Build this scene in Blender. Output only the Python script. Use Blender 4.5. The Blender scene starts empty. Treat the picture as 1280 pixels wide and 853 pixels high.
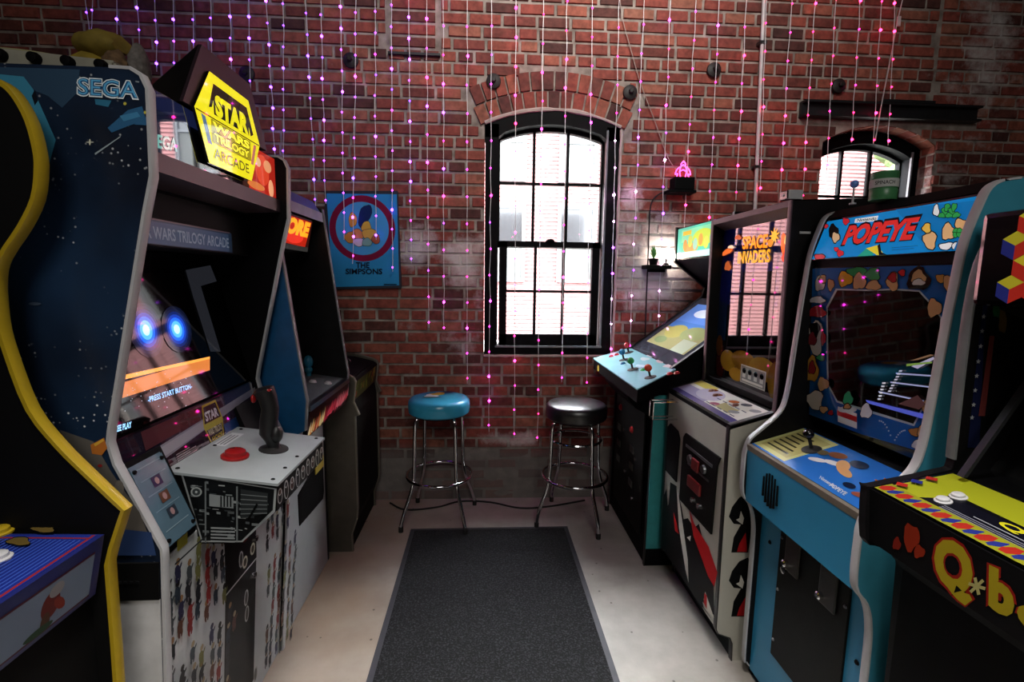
import bpy, bmesh, math, random
from mathutils import Vector, Matrix, noise
random.seed(7)
S = bpy.context.scene
COL = S.collection
# ------------------------------------------------------------------ camera
F_PX, CX, CY, CAM_H = 600.0, 640.0, 426.5, 1.5
VPX, VPY, ROLL = 605.0, 350.0, math.radians(0.35)
_d = Vector((VPX - CX, VPY - CY, F_PX)).normalized()
_u = Vector((math.sin(ROLL), -math.cos(ROLL), 0)); _u = (_u - _d * _u.dot(_d)).normalized()
_r = _d.cross(_u)
RW = Matrix((_r, _d, _u))                      # camera (right, down, forward) -> world
CAMP = Vector((0, 0, CAM_H))
cam = bpy.data.objects.new('camera', bpy.data.cameras.new('camera')); COL.objects.link(cam)
cx, cy, cz = (RW.col[0], -RW.col[1], -RW.col[2])
cam.matrix_world = Matrix(((cx[0], cy[0], cz[0], 0), (cx[1], cy[1], cz[1], 0), (cx[2], cy[2], cz[2], CAM_H), (0, 0, 0, 1)))
cam.data.sensor_width = 36; cam.data.lens = F_PX / 1280 * 36; cam.data.clip_start = .02
S.camera = cam
def at(px, py, O, N):
    """point of the real plane (O, N) seen at a pixel of the photograph"""
    r = RW @ Vector((px - CX, py - CY, F_PX)); t = (O - CAMP).dot(N) / r.dot(N)
    return CAMP + r * t
# ------------------------------------------------------------------ light
w = bpy.data.worlds.new('overcast_sky'); S.world = w; w.use_nodes = True
bg = w.node_tree.nodes['Background']; bg.inputs[0].default_value = (.92, .96, 1, 1); bg.inputs[1].default_value = 60
def area(name, loc, size, watt, col=(1, .96, .9), rot=(0, 0, 0), sy=None):
    l = bpy.data.lights.new(name, 'AREA'); l.energy = watt; l.color = col; l.size = size
    if sy: l.shape = 'RECTANGLE'; l.size_y = sy
    o = bpy.data.objects.new(name, l); COL.objects.link(o); o.location = loc; o.rotation_euler = rot
    return o
k_ = area('overhead_fill_light', (.1, .5, 3.9), .5, 22); k_.data.spread = math.radians(52)  # unseen overhead light, added to brighten the aisle floor
k_ = area('wall_fill_light', (.6, .9, 4.2), .8, 30, rot=(math.radians(74), 0, 0)); k_.data.spread = math.radians(90)  # added fill aimed at the upper brickwork, no fixture belongs to it
k_ = area('rear_fill_light', (.3, -2.4, 3.6), 1.6, 48, rot=(math.radians(45), 0, 0))  # added fill behind the camera, lifts the sides that face it
S.view_settings.view_transform = 'Standard'; S.view_settings.look = 'None'
S.view_settings.exposure = 0.0; S.view_settings.gamma = 1; S.view_settings.use_curve_mapping = False
# ------------------------------------------------------------------ materials
def lin(c):
    if isinstance(c, str):
        c = tuple(int(c[i:i + 2], 16) / 255 for i in (0, 2, 4))
    return tuple((v / 12.92 if v <= .04045 else ((v + .055) / 1.055) ** 2.4) for v in c)
MATS = {}
def mat(name, col, rough=.5, metal=0, var=.12, scale=20, bump=0.0, coat=0, spec=.5, emit=0):
    if name in MATS: return MATS[name]
    m = bpy.data.materials.new(name); m.use_nodes = True; N = m.node_tree.nodes; L = m.node_tree.links
    b = N['Principled BSDF']; c = lin(col)
    b.inputs['Roughness'].default_value = rough; b.inputs['Metallic'].default_value = metal
    b.inputs['Coat Weight'].default_value = coat; b.inputs['Specular IOR Level'].default_value = spec
    b.inputs['Coat Roughness'].default_value = .05
    tc = N.new('ShaderNodeTexCoord'); n = N.new('ShaderNodeTexNoise'); n.inputs['Scale'].default_value = scale
    n.inputs['Detail'].default_value = 5
    L.new(tc.outputs['Object'], n.inputs['Vector'])
    r = N.new('ShaderNodeValToRGB')
    r.color_ramp.elements[0].position = .3; r.color_ramp.elements[1].position = .7
    r.color_ramp.elements[0].color = (*[v * (1 - var) for v in c], 1); r.color_ramp.elements[1].color = (*[min(1, v * (1 + var)) for v in c], 1)
    L.new(n.outputs['Fac'], r.inputs['Fac']); L.new(r.outputs['Color'], b.inputs['Base Color'])
    if bump:
        bp = N.new('ShaderNodeBump'); bp.inputs['Strength'].default_value = bump; bp.inputs['Distance'].default_value = .01
        L.new(n.outputs['Fac'], bp.inputs['Height']); L.new(bp.outputs['Normal'], b.inputs['Normal'])
    if emit:
        b.inputs['Emission Color'].default_value = (*c, 1); b.inputs['Emission Strength'].default_value = emit
    MATS[name] = m; return m
def printmat(name, rough=.35, lit=0, coat=0, stars=False, gain=1.0):
    """flat print: ink colours from the colour attribute of the decal mesh, backlit where lit"""
    if name in MATS: return MATS[name]
    m = bpy.data.materials.new(name); m.use_nodes = True; N = m.node_tree.nodes; L = m.node_tree.links
    b = N['Principled BSDF']; b.inputs['Roughness'].default_value = rough; b.inputs['Coat Weight'].default_value = coat; b.inputs['Specular IOR Level'].default_value = .5 if rough < .1 else .1
    b.inputs['Coat Roughness'].default_value = .02
    a = N.new('ShaderNodeVertexColor'); a.layer_name = 'ink'
    out = a.outputs['Color']
    if gain != 1:
        g = N.new('ShaderNodeVectorMath'); g.operation = 'SCALE'; g.inputs['Scale'].default_value = gain
        L.new(out, g.inputs[0]); out = g.outputs[0]
    L.new(out, b.inputs['Base Color'])
    if lit:
        L.new(a.outputs['Color'], b.inputs['Emission Color']); b.inputs['Emission Strength'].default_value = lit
    MATS[name] = m; return m
def emat(name, col, s):
    if name in MATS: return MATS[name]
    m = bpy.data.materials.new(name); m.use_nodes = True; N = m.node_tree.nodes
    b = N['Principled BSDF']; c = lin(col); b.inputs['Base Color'].default_value = (*c, 1)
    b.inputs['Emission Color'].default_value = (*c, 1); b.inputs['Emission Strength'].default_value = s
    MATS[name] = m; return m
def wash_nodes(N, L, base, blobs, z_band, washcol=(.6, .56, .55)):
    """old whitewash and a parged foot left on the masonry, as shaped stains in wall coordinates"""
    g = N.new('ShaderNodeNewGeometry'); n = N.new('ShaderNodeTexNoise'); n.inputs['Scale'].default_value = 5; n.inputs['Detail'].default_value = 8
    n.inputs['Roughness'].default_value = .7
    L.new(g.outputs['Position'], n.inputs['Vector'])
    acc = None
    for (x, z, rx, rz, st) in blobs:
        v = N.new('ShaderNodeVectorMath'); v.operation = 'SUBTRACT'; v.inputs[1].default_value = (x, 3.16, z); L.new(g.outputs['Position'], v.inputs[0])
        s = N.new('ShaderNodeVectorMath'); s.operation = 'MULTIPLY'; s.inputs[1].default_value = (1 / rx, 0, 1 / rz); L.new(v.outputs[0], s.inputs[0])
        l = N.new('ShaderNodeVectorMath'); l.operation = 'LENGTH'; L.new(s.outputs[0], l.inputs[0])
        mr = N.new('ShaderNodeMapRange'); mr.inputs[1].default_value = 1.15; mr.inputs[2].default_value = .2; mr.inputs[3].default_value = 0; mr.inputs[4].default_value = st
        L.new(l.outputs['Value'], mr.inputs[0])
        if acc is None: acc = mr.outputs[0]
        else:
            ad = N.new('ShaderNodeMath'); ad.operation = 'MAXIMUM'; L.new(acc, ad.inputs[0]); L.new(mr.outputs[0], ad.inputs[1]); acc = ad.outputs[0]
    ad = N.new('ShaderNodeMath'); ad.operation = 'ADD'; L.new(acc, ad.inputs[0]); L.new(n.outputs['Fac'], ad.inputs[1])
    mr = N.new('ShaderNodeMapRange'); mr.inputs[1].default_value = .7; mr.inputs[2].default_value = .98; L.new(ad.outputs[0], mr.inputs[0])
    mx = N.new('ShaderNodeMix'); mx.data_type = 'RGBA'; L.new(mr.outputs[0], mx.inputs[0]); L.new(base, mx.inputs[6]); mx.inputs[7].default_value = (*washcol, 1)
    sx = N.new('ShaderNodeSeparateXYZ'); L.new(g.outputs['Position'], sx.inputs[0])
    n2 = N.new('ShaderNodeMath'); n2.operation = 'MULTIPLY_ADD'; n2.inputs[1].default_value = .12; L.new(n.outputs['Fac'], n2.inputs[0]); L.new(sx.outputs[2], n2.inputs[2])
    mb = N.new('ShaderNodeMapRange'); mb.inputs[1].default_value = z_band + .1; mb.inputs[2].default_value = z_band + .02; mb.inputs[4].default_value = .72; L.new(n2.outputs[0], mb.inputs[0])
    m2 = N.new('ShaderNodeMix'); m2.data_type = 'RGBA'; L.new(mb.outputs[0], m2.inputs[0]); L.new(mx.outputs[2], m2.inputs[6]); m2.inputs[7].default_value = (.17, .16, .155, 1)
    return m2.outputs[2], n
BLOBS = [(1.15, 1.62, .42, .42, .55), (-.12, 1.62, .25, .24, .45), (-.45, 1.72, .2, .25, .4), (-.3, 1.05, .5, .3, .22), (3.3, 3.0, .45, .8, .33), (3.1, 2.2, .4, .3, .25), (-1.1, .7, .5, .5, .2), (.2, .42, .35, .09, .4), (.95, 2.0, .14, .5, .3), (-.03, 1.5, .08, .5, .3)]
def brick_mat(name, per_object):
    m = bpy.data.materials.new(name); m.use_nodes = True; N = m.node_tree.nodes; L = m.node_tree.links; b = N['Principled BSDF']
    b.inputs['Roughness'].default_value = .8; b.inputs['Specular IOR Level'].default_value = .3
    if per_object: rnd = N.new('ShaderNodeObjectInfo').outputs['Random']
    else: rnd = N.new('ShaderNodeNewGeometry').outputs['Random Per Island']
    r = N.new('ShaderNodeValToRGB'); r.color_ramp.interpolation = 'LINEAR'; e = r.color_ramp.elements
    e[0].position = 0; e[0].color = (.07, .03, .027, 1); e[1].position = 1; e[1].color = (.3, .12, .08, 1)
    for p, c in ((.12, (.13, .042, .034)), (.35, (.23, .057, .043)), (.6, (.27, .066, .048)), (.85, (.3, .092, .06))):
        k = e.new(p); k.color = (*c, 1)
    L.new(rnd, r.inputs['Fac'])
    g = N.new('ShaderNodeNewGeometry'); n = N.new('ShaderNodeTexNoise'); n.inputs['Scale'].default_value = 28; n.inputs['Detail'].default_value = 6
    L.new(g.outputs['Position'], n.inputs['Vector'])
    mr = N.new('ShaderNodeMapRange'); mr.inputs[1].default_value = .3; mr.inputs[2].default_value = .75; mr.inputs[3].default_value = .62; mr.inputs[4].default_value = 1.25; L.new(n.outputs['Fac'], mr.inputs[0])
    sc = N.new('ShaderNodeVectorMath'); sc.operation = 'SCALE'; L.new(r.outputs['Color'], sc.inputs[0]); L.new(mr.outputs[0], sc.inputs['Scale'])
    out, _n = wash_nodes(N, L, sc.outputs[0], BLOBS, .36)
    L.new(out, b.inputs['Base Color'])
    bp = N.new('ShaderNodeBump'); bp.inputs['Strength'].default_value = .5; bp.inputs['Distance'].default_value = .006; L.new(n.outputs['Fac'], bp.inputs['Height']); L.new(bp.outputs['Normal'], b.inputs['Normal'])
    return m
def mortar_mat():
    m = bpy.data.materials.new('lime_mortar'); m.use_nodes = True; N = m.node_tree.nodes; L = m.node_tree.links; b = N['Principled BSDF']; b.inputs['Roughness'].default_value = .9
    g = N.new('ShaderNodeNewGeometry'); n = N.new('ShaderNodeTexNoise'); n.inputs['Scale'].default_value = 14; n.inputs['Detail'].default_value = 7; L.new(g.outputs['Position'], n.inputs['Vector'])
    r = N.new('ShaderNodeValToRGB'); r.color_ramp.elements[0].position = .3; r.color_ramp.elements[0].color = (.16, .128, .11, 1); r.color_ramp.elements[1].position = .7; r.color_ramp.elements[1].color = (.4, .34, .3, 1)
    L.new(n.outputs['Fac'], r.inputs[0]); out, _n = wash_nodes(N, L, r.outputs[0], BLOBS, .36); L.new(out, b.inputs['Base Color'])
    bp = N.new('ShaderNodeBump'); bp.inputs['Strength'].default_value = .6; bp.inputs['Distance'].default_value = .01; L.new(n.outputs['Fac'], bp.inputs['Height']); L.new(bp.outputs['Normal'], b.inputs['Normal'])
    return m
def floor_mat():
    m = bpy.data.materials.new('worn_concrete'); m.use_nodes = True; N = m.node_tree.nodes; L = m.node_tree.links; b = N['Principled BSDF']; b.inputs['Roughness'].default_value = .42
    g = N.new('ShaderNodeNewGeometry'); n = N.new('ShaderNodeTexNoise'); n.inputs['Scale'].default_value = 2.2; n.inputs['Detail'].default_value = 8; n.inputs['Roughness'].default_value = .6; L.new(g.outputs['Position'], n.inputs['Vector'])
    r = N.new('ShaderNodeValToRGB'); e = r.color_ramp.elements; e[0].position = .32; e[0].color = (.28, .255, .225, 1); e[1].position = .68; e[1].color = (.52, .5, .46, 1)
    L.new(n.outputs['Fac'], r.inputs[0])
    n3 = N.new('ShaderNodeTexNoise'); n3.inputs['Scale'].default_value = 3.1; n3.inputs['Detail'].default_value = 4; L.new(g.outputs['Position'], n3.inputs['Vector'])
    sx = N.new('ShaderNodeSeparateXYZ'); L.new(g.outputs['Position'], sx.inputs[0])
    mx = N.new('ShaderNodeMapRange'); mx.inputs[1].default_value = -.1; mx.inputs[2].default_value = -.6; mx.inputs[4].default_value = 1; L.new(sx.outputs[0], mx.inputs[0])
    mm = N.new('ShaderNodeMath'); mm.operation = 'MULTIPLY'; L.new(mx.outputs[0], mm.inputs[0]); L.new(n3.outputs['Fac'], mm.inputs[1])
    mi = N.new('ShaderNodeMix'); mi.data_type = 'RGBA'; L.new(mm.outputs[0], mi.inputs[0]); L.new(r.outputs[0], mi.inputs[6]); mi.inputs[7].default_value = (.4, .27, .17, 1)
    v = N.new('ShaderNodeTexVoronoi'); v.inputs['Scale'].default_value = 11; L.new(g.outputs['Position'], v.inputs['Vector'])
    sp = N.new('ShaderNodeMapRange'); sp.inputs[1].default_value = .05; sp.inputs[2].default_value = .07; sp.inputs[3].default_value = .4; sp.inputs[4].default_value = 1; L.new(v.outputs['Distance'], sp.inputs[0])
    sc = N.new('ShaderNodeVectorMath'); sc.operation = 'SCALE'; L.new(mi.outputs[2], sc.inputs[0]); L.new(sp.outputs[0], sc.inputs['Scale']); L.new(sc.outputs[0], b.inputs['Base Color'])
    return m
def mat_carpet():
    m = bpy.data.materials.new('flecked_carpet'); m.use_nodes = True; N = m.node_tree.nodes; L = m.node_tree.links; b = N['Principled BSDF']; b.inputs['Roughness'].default_value = .95
    g = N.new('ShaderNodeNewGeometry'); n = N.new('ShaderNodeTexNoise'); n.inputs['Scale'].default_value = 140; n.inputs['Detail'].default_value = 3; L.new(g.outputs['Position'], n.inputs['Vector'])
    r = N.new('ShaderNodeValToRGB'); e = r.color_ramp.elements; e[0].position = .48; e[0].color = (.0035, .0035, .0045, 1); e[1].position = .78; e[1].color = (.05, .054, .062, 1)
    L.new(n.outputs['Fac'], r.inputs[0]); L.new(r.outputs[0], b.inputs['Base Color'])
    bp = N.new('ShaderNodeBump'); bp.inputs['Strength'].default_value = .8; bp.inputs['Distance'].default_value = .004; L.new(n.outputs['Fac'], bp.inputs['Height']); L.new(bp.outputs['Normal'], b.inputs['Normal'])
    return m
def glass_mat(name, tint=(1, 1, 1), ior=1.5):
    m = bpy.data.materials.new(name); m.use_nodes = True; N = m.node_tree.nodes; L = m.node_tree.links; N.clear()
    o = N.new('ShaderNodeOutputMaterial'); t = N.new('ShaderNodeBsdfTransparent'); t.inputs[0].default_value = (*tint, 1)
    g = N.new('ShaderNodeBsdfGlossy'); g.inputs['Roughness'].default_value = .01; f = N.new('ShaderNodeFresnel'); f.inputs[0].default_value = ior
    x = N.new('ShaderNodeMixShader'); L.new(f.outputs[0], x.inputs[0]); L.new(t.outputs[0], x.inputs[1]); L.new(g.outputs[0], x.inputs[2]); L.new(x.outputs[0], o.inputs[0])
    return m
M_BRICK1 = brick_mat('fired_brick', True); M_BRICKS = brick_mat('fired_bricks', False); M_MORTAR = mortar_mat()
M_BLACK = mat('black_laminate', '0b0b0d', .6, scale=60, spec=.08)
M_BLACKG = mat('black_gloss', '0b0b0d', .12, coat=.5)
M_INNER = mat('matt_black_board', '070708', .7, spec=.15)
M_WHITEPL = mat('white_edge_trim', 'b9babd', .4, var=.06)
M_CHROME = mat('chrome', 'd6d8dc', .08, 1, var=.04)
M_STEEL = mat('brushed_steel', '8a8c90', .3, 1)
M_RUBBER = mat('black_rubber', '151515', .7)
M_FRAME = mat('black_window_paint', '08090b', .6, var=.2, spec=.08)
M_GLASS = glass_mat('window_glass', (.96, .97, .97)); M_COVER = glass_mat('cover_glass', (1, 1, 1), 1.6)
M_PRINT = printmat('printed_vinyl', .35); M_GPRINT = printmat('printed_glass', .04, coat=1.0)
# ------------------------------------------------------------------ mesh helpers
class MB:
    def __init__(s): s.bm = bmesh.new()
    def face(s, pts):
        try: return s.bm.faces.new([s.bm.verts.new(p) for p in pts])
        except ValueError: return None
    def box(s, x0, x1, y0, y1, z0, z1, bev=0):
        r = bmesh.ops.create_cube(s.bm, size=1)
        for v in r['verts']: v.co = Vector(((x0 + x1) / 2 + v.co.x * (x1 - x0), (y0 + y1) / 2 + v.co.y * (y1 - y0), (z0 + z1) / 2 + v.co.z * (z1 - z0)))
        if bev:
            es = list({e for v in r['verts'] for e in v.link_edges}); bmesh.ops.bevel(s.bm, geom=es, offset=bev, segments=2, affect='EDGES', profile=.6)
        return s
    def prism(s, pts, a, b, axis='y'):
        """polygon extruded along an axis: axis y takes (x,z), axis x takes (y,z), axis z takes (x,y)"""
        def q(p, t): return {'y': (p[0], t, p[1]), 'x': (t, p[0], p[1]), 'z': (p[0], p[1], t)}[axis]
        A = [s.bm.verts.new(q(p, a)) for p in pts]; B = [s.bm.verts.new(q(p, b)) for p in pts]; n = len(pts)
        s.bm.faces.new(A); s.bm.faces.new(B[::-1])
        for i in range(n): s.bm.faces.new((A[i], B[i], B[(i + 1) % n], A[(i + 1) % n]))
        return s
    def tube(s, pts, r, n=8, closed=False, cap=True):
        pts = [Vector(p) for p in pts]; m = len(pts); rings = []
        a = None
        for i, p in enumerate(pts):
            if closed: d = pts[(i + 1) % m] - pts[i - 1]
            else: d = pts[min(i + 1, m - 1)] - pts[max(i - 1, 0)]
            d.normalize(); a = d.orthogonal() if a is None else a - d * a.dot(d)
            if closed and abs(d.z) < .01: a = Vector((0, 0, 1))
            a = a.normalized(); b = d.cross(a); rr = r[i] if isinstance(r, (list, tuple)) else r
            rings.append([s.bm.verts.new(p + a * (rr * math.cos(2 * math.pi * k / n)) + b * (rr * math.sin(2 * math.pi * k / n))) for k in range(n)])
        for i in range(m if closed else m - 1):
            A, B = rings[i], rings[(i + 1) % m]
            for k in range(n): s.bm.faces.new((A[k], A[(k + 1) % n], B[(k + 1) % n], B[k]))
        if cap and not closed: s.bm.faces.new(rings[0]); s.bm.faces.new(rings[-1][::-1])
        return s
    def lathe(s, prof, c=(0, 0, 0), n=24, axis=Vector((0, 0, 1))):
        c = Vector(c); axis = Vector(axis).normalized(); a = axis.orthogonal().normalized(); b = axis.cross(a); rings = []
        for r, h in prof:
            if r < 1e-6: rings.append([s.bm.verts.new(c + axis * h)])
            else: rings.append([s.bm.verts.new(c + axis * h + a * (r * math.cos(2 * math.pi * k / n)) + b * (r * math.sin(2 * math.pi * k / n))) for k in range(n)])
        for A, B in zip(rings, rings[1:]):
            for k in range(n):
                k2 = (k + 1) % n
                if len(A) == 1 and len(B) == 1: continue
                if len(A) == 1: s.bm.faces.new((A[0], B[k2], B[k]))
                elif len(B) == 1: s.bm.faces.new((A[k], A[k2], B[0]))
                else: s.bm.faces.new((A[k], A[k2], B[k2], B[k]))
        return s
    def ball(s, c, r, sub=2, sq=(1, 1, 1)):
        q = bmesh.ops.create_icosphere(s.bm, subdivisions=sub, radius=1)
        for v in q['verts']: v.co = Vector((c[0] + v.co.x * r * sq[0], c[1] + v.co.y * r * sq[1], c[2] + v.co.z * r * sq[2]))
        return s
    def mesh(s, name, material, smooth=False, off=None):
        bmesh.ops.recalc_face_normals(s.bm, faces=s.bm.faces)
        if off is not None:
            for v in s.bm.verts: v.co -= off
        me = bpy.data.meshes.new(name); s.bm.to_mesh(me); s.bm.free()
        if material: me.materials.append(material)
        if smooth:
            for p in me.polygons: p.use_smooth = True
            try: me.set_sharp_from_angle(angle=math.radians(38))
            except Exception: pass
        return me
def root_loc(o):
    v = Vector((0, 0, 0))
    while o is not None: v += o.location; o = o.parent
    return v
def part(name, mb, material, parent=None, smooth=False, kind=None, label=None, local=False):
    off = None if (local or parent is None) else root_loc(parent)
    me = mb.mesh(name, material, smooth, off)
    o = bpy.data.objects.new(name, me); COL.objects.link(o)
    if parent: o.parent = parent
    if kind: o['kind'] = kind
    if label: o['label'] = label
    return o
def thing(name, label, cat, loc=(0, 0, 0), group=None, rz=0):
    o = bpy.data.objects.new(name, None); COL.objects.link(o); o.location = loc; o.rotation_euler = (0, 0, rz); o.empty_display_size = .1
    o['label'] = label; o['category'] = cat
    if group: o['group'] = group
    return o
def single(name, mb, material, label, cat, smooth=False, group=None):
    """a thing that is one mesh; its origin is put at the centre of its base"""
    vs = [v.co.copy() for v in mb.bm.verts]
    c = Vector(((min(v.x for v in vs) + max(v.x for v in vs)) / 2, (min(v.y for v in vs) + max(v.y for v in vs)) / 2, min(v.z for v in vs)))
    me = mb.mesh(name, material, smooth, c); o = bpy.data.objects.new(name, me); COL.objects.link(o); o.location = c
    o['label'] = label; o['category'] = cat
    if group: o['group'] = group
    return o
def struct(name, mb, material, parent=None):
    o = part(name, mb, material, parent)
    if not parent: o['kind'] = 'structure'
    return o
def copy_tree(o, parent=None):
    c = o.copy(); COL.objects.link(c); c.parent = parent
    for ch in list(o.children): copy_tree(ch, c)
    return c
def smoothline(pts, k=4):
    """Catmull-Rom through the points"""
    P = [Vector(p).to_3d() for p in pts]; out = []
    for i in range(len(P) - 1):
        a, b, c, d = P[max(i - 1, 0)], P[i], P[i + 1], P[min(i + 2, len(P) - 1)]
        for j in range(k):
            t = j / k
            out.append(.5 * ((2 * b) + (c - a) * t + (2 * a - 5 * b + 4 * c - d) * t * t + (3 * b - a - 3 * c + d) * t ** 3))
    out.append(P[-1]); return [(p.x, p.y) if len(pts[0]) == 2 else tuple(p) for p in out]
# ------------------------------------------------------------------ flat prints
_tcache = {}
def text2d(s, bold=0, shear=0):
    key = (s, bold, shear)
    if key in _tcache: return _tcache[key]
    cu = bpy.data.curves.new('lettering', 'FONT'); cu.body = s; cu.offset = bold; cu.shear = shear; cu.resolution_u = 3
    o = bpy.data.objects.new('lettering', cu); COL.objects.link(o)
    me = bpy.data.meshes.new_from_object(o.evaluated_get(bpy.context.evaluated_depsgraph_get()))
    V = [(v.co.x, v.co.y) for v in me.vertices]; Fc = [tuple(p.vertices) for p in me.polygons]
    bpy.data.objects.remove(o); bpy.data.curves.remove(cu); bpy.data.meshes.remove(me)
    x0 = min(v[0] for v in V); x1 = max(v[0] for v in V); y0 = min(v[1] for v in V); y1 = max(v[1] for v in V)
    V = [((v[0] - x0) / (x1 - x0), (v[1] - y0) / (y1 - y0)) for v in V]
    _tcache[key] = (V, Fc); return V, Fc
class Art:
    """ink shapes laid on one real plane; given in metres (u,v) of that plane, or taken from where the photo shows them on it"""
    def __init__(s, O, U, V, step=.00012, base=.0006):
        s.O = Vector(O); s.U = Vector(U).normalized(); s.V = Vector(V).normalized(); s.N = s.U.cross(s.V).normalized(); s.step = step; s.k = 0; s.base = base
        s.v = []; s.f = []; s.c = []
        if (CAMP - s.O).dot(s.N) < 0: s.sgn = -1
        else: s.sgn = 1
    def uv(s, px, py):
        p = at(px, py, s.O, s.N) - s.O; return (p.dot(s.U), p.dot(s.V))
    def _add(s, pts, faces, col):
        h = s.base + s.k * s.step; b = len(s.v); c = (*lin(col), 1)
        for (u, v) in pts: s.v.append(s.O + s.U * u + s.V * v + s.N * (s.sgn * h))
        for f in faces:
            s.f.append(tuple(i + b for i in (f if s.sgn > 0 else f[::-1]))); s.c.append(c)
        s.k += 1
    clip = None
    def poly(s, pts, col):
        if s.clip:
            u0, v0, u1, v1 = s.clip
            for ax, lim, sg in ((0, u0, 1), (0, u1, -1), (1, v0, 1), (1, v1, -1)):
                out = []
                for p, q in zip(pts, pts[1:] + pts[:1]):
                    a, b = (p[ax] - lim) * sg, (q[ax] - lim) * sg
                    if a >= 0: out.append(p)
                    if (a >= 0) != (b >= 0): t = a / (a - b); out.append((p[0] + (q[0] - p[0]) * t, p[1] + (q[1] - p[1]) * t))
                pts = out
                if len(pts) < 3: return
        from mathutils.geometry import tessellate_polygon
        a = sum(p[0] * q[1] - q[0] * p[1] for p, q in zip(pts, pts[1:] + pts[:1]))
        if a < 0: pts = pts[::-1]
        tri = tessellate_polygon([[Vector((p[0], p[1], 0)) for p in pts]])
        s._add(pts, [t for t in tri], col)
    def rect(s, u0, v0, u1, v1, col): s._add([(u0, v0), (u1, v0), (u1, v1), (u0, v1)], [(0, 1, 2, 3)], col)
    def ell(s, u, v, ru, rv, col, n=20, rot=0):
        c, d = math.cos(rot), math.sin(rot)
        s._add([(u + ru * math.cos(2 * math.pi * i / n) * c - rv * math.sin(2 * math.pi * i / n) * d, v + ru * math.cos(2 * math.pi * i / n) * d + rv * math.sin(2 * math.pi * i / n) * c) for i in range(n)], [tuple(range(n))], col)
    def ring(s, u, v, r0u, r0v, r1u, r1v, col, n=40):
        P = []
        for i in range(n):
            t = 2 * math.pi * i / n; P += [(u + r0u * math.cos(t), v + r0v * math.sin(t)), (u + r1u * math.cos(t), v + r1v * math.sin(t))]
        s._add(P, [(2 * i, 2 * i + 1, (2 * i + 3) % (2 * n), (2 * i + 2) % (2 * n)) for i in range(n)], col)
    def star(s, u, v, r, col, n=10, inner=.5):
        s.poly([(u + (r if i % 2 == 0 else r * inner) * math.cos(math.pi * i / n + .3), v + (r if i % 2 == 0 else r * inner) * math.sin(math.pi * i / n + .3)) for i in range(2 * n)], col)
    def text(s, t, u0, v0, u1, v1, col, bold=0, shear=0, skew=0):
        V, Fc = text2d(t, bold, shear)
        s._add([(u0 + (u1 - u0) * a, v0 + (v1 - v0) * b + skew * a) for a, b in V], Fc, col)
    def ptext(s, t, bl, br, tl, col, bold=0, shear=0):
        A, B, C = s.uv(*bl), s.uv(*br), s.uv(*tl); V, Fc = text2d(t, bold, shear)
        s._add([(A[0] + (B[0] - A[0]) * a + (C[0] - A[0]) * b, A[1] + (B[1] - A[1]) * a + (C[1] - A[1]) * b) for a, b in V], Fc, col)
    def ppoly(s, pts, col): s.poly([s.uv(*p) for p in pts], col)
    def pell(s, x, y, rx, ry, col, n=18, rot=0):
        c, d = math.cos(rot), math.sin(rot)
        s.poly([s.uv(x + rx * math.cos(2 * math.pi * i / n) * c - ry * math.sin(2 * math.pi * i / n) * d, y + rx * math.cos(2 * math.pi * i / n) * d + ry * math.sin(2 * math.pi * i / n) * c) for i in range(n)], col)
    def pblob(s, x, y, rx, ry, col, edge='0a0a0c', e=1.3, rot=0, wob=.14, seed=0):
        for k, (g, cc) in enumerate(((e, edge), (0, col))):
            if g == 0 and k == 0: continue
            pts = []
            for i in range(16):
                t = 2 * math.pi * i / 16; m = 1 + wob * math.sin(3 * t + seed) + wob * .6 * math.cos(5 * t + seed * 2)
                a, b = (rx + g) * m * math.cos(t), (ry + g) * m * math.sin(t)
                pts.append(s.uv(x + a * math.cos(rot) - b * math.sin(rot), y + a * math.sin(rot) + b * math.cos(rot)))
            s.poly(pts, cc)
    def build(s, name, parent, material=None, label=None):
        off = root_loc(parent) if parent else Vector((0, 0, 0))
        me = bpy.data.meshes.new(name); me.from_pydata([tuple(v - off) for v in s.v], [], s.f); me.materials.append(material or M_PRINT)
        a = me.color_attributes.new('ink', 'FLOAT_COLOR', 'CORNER'); i = 0
        for p, c in zip(me.polygons, s.c):
            for li in p.loop_indices: a.data[li].color = c
        o = bpy.data.objects.new(name, me); COL.objects.link(o); o.parent = parent
        if label: o['label'] = label
        return o
# ================================================================== SETTING
WY = 3.16
W1 = dict(x0=.0, x1=.865, z0=1.008, spring=2.472, crown=2.565)
W2 = dict(x0=2.215, x1=3.0, z0=1.008, spring=2.43, crown=2.545)
def arc(x0, x1, spring, crown, n=16, grow=0):
    h = (x1 - x0) / 2; s = crown - spring; R = (h * h + s * s) / (2 * s); c = ((x0 + x1) / 2, crown - R); R += grow
    a = math.asin(min(1, (h + 0) / (R))) if grow == 0 else math.asin(h / (R - grow))
    return [(c[0] + R * math.sin(t), c[1] + R * math.cos(t)) for t in [-a + 2 * a * i / n for i in range(n + 1)]], c, R
fl = MB(); fl.box(-3.2, 4.4, -4, WY + .3, -.1, 0); struct('floor', fl, floor_mat())
ce = MB(); ce.box(-3.2, 4.4, -4, WY + .3, 4.4, 4.5); struct('ceiling', ce, mat('dark_ceiling', '3a302a', .8))
for nm, b in (('wall_left', (-3.3, -3.2, -4, WY + .3, 0, 4.4)), ('wall_right', (4.4, 4.5, -4, WY + .3, 0, 4.4)), ('wall_rear', (-3.3, 4.5, -4.1, -4, 0, 4.4))):
    q = MB(); q.box(*b); struct(nm, q, mat('dim_brick_paint', '4a302a', .85, bump=.3))
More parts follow.
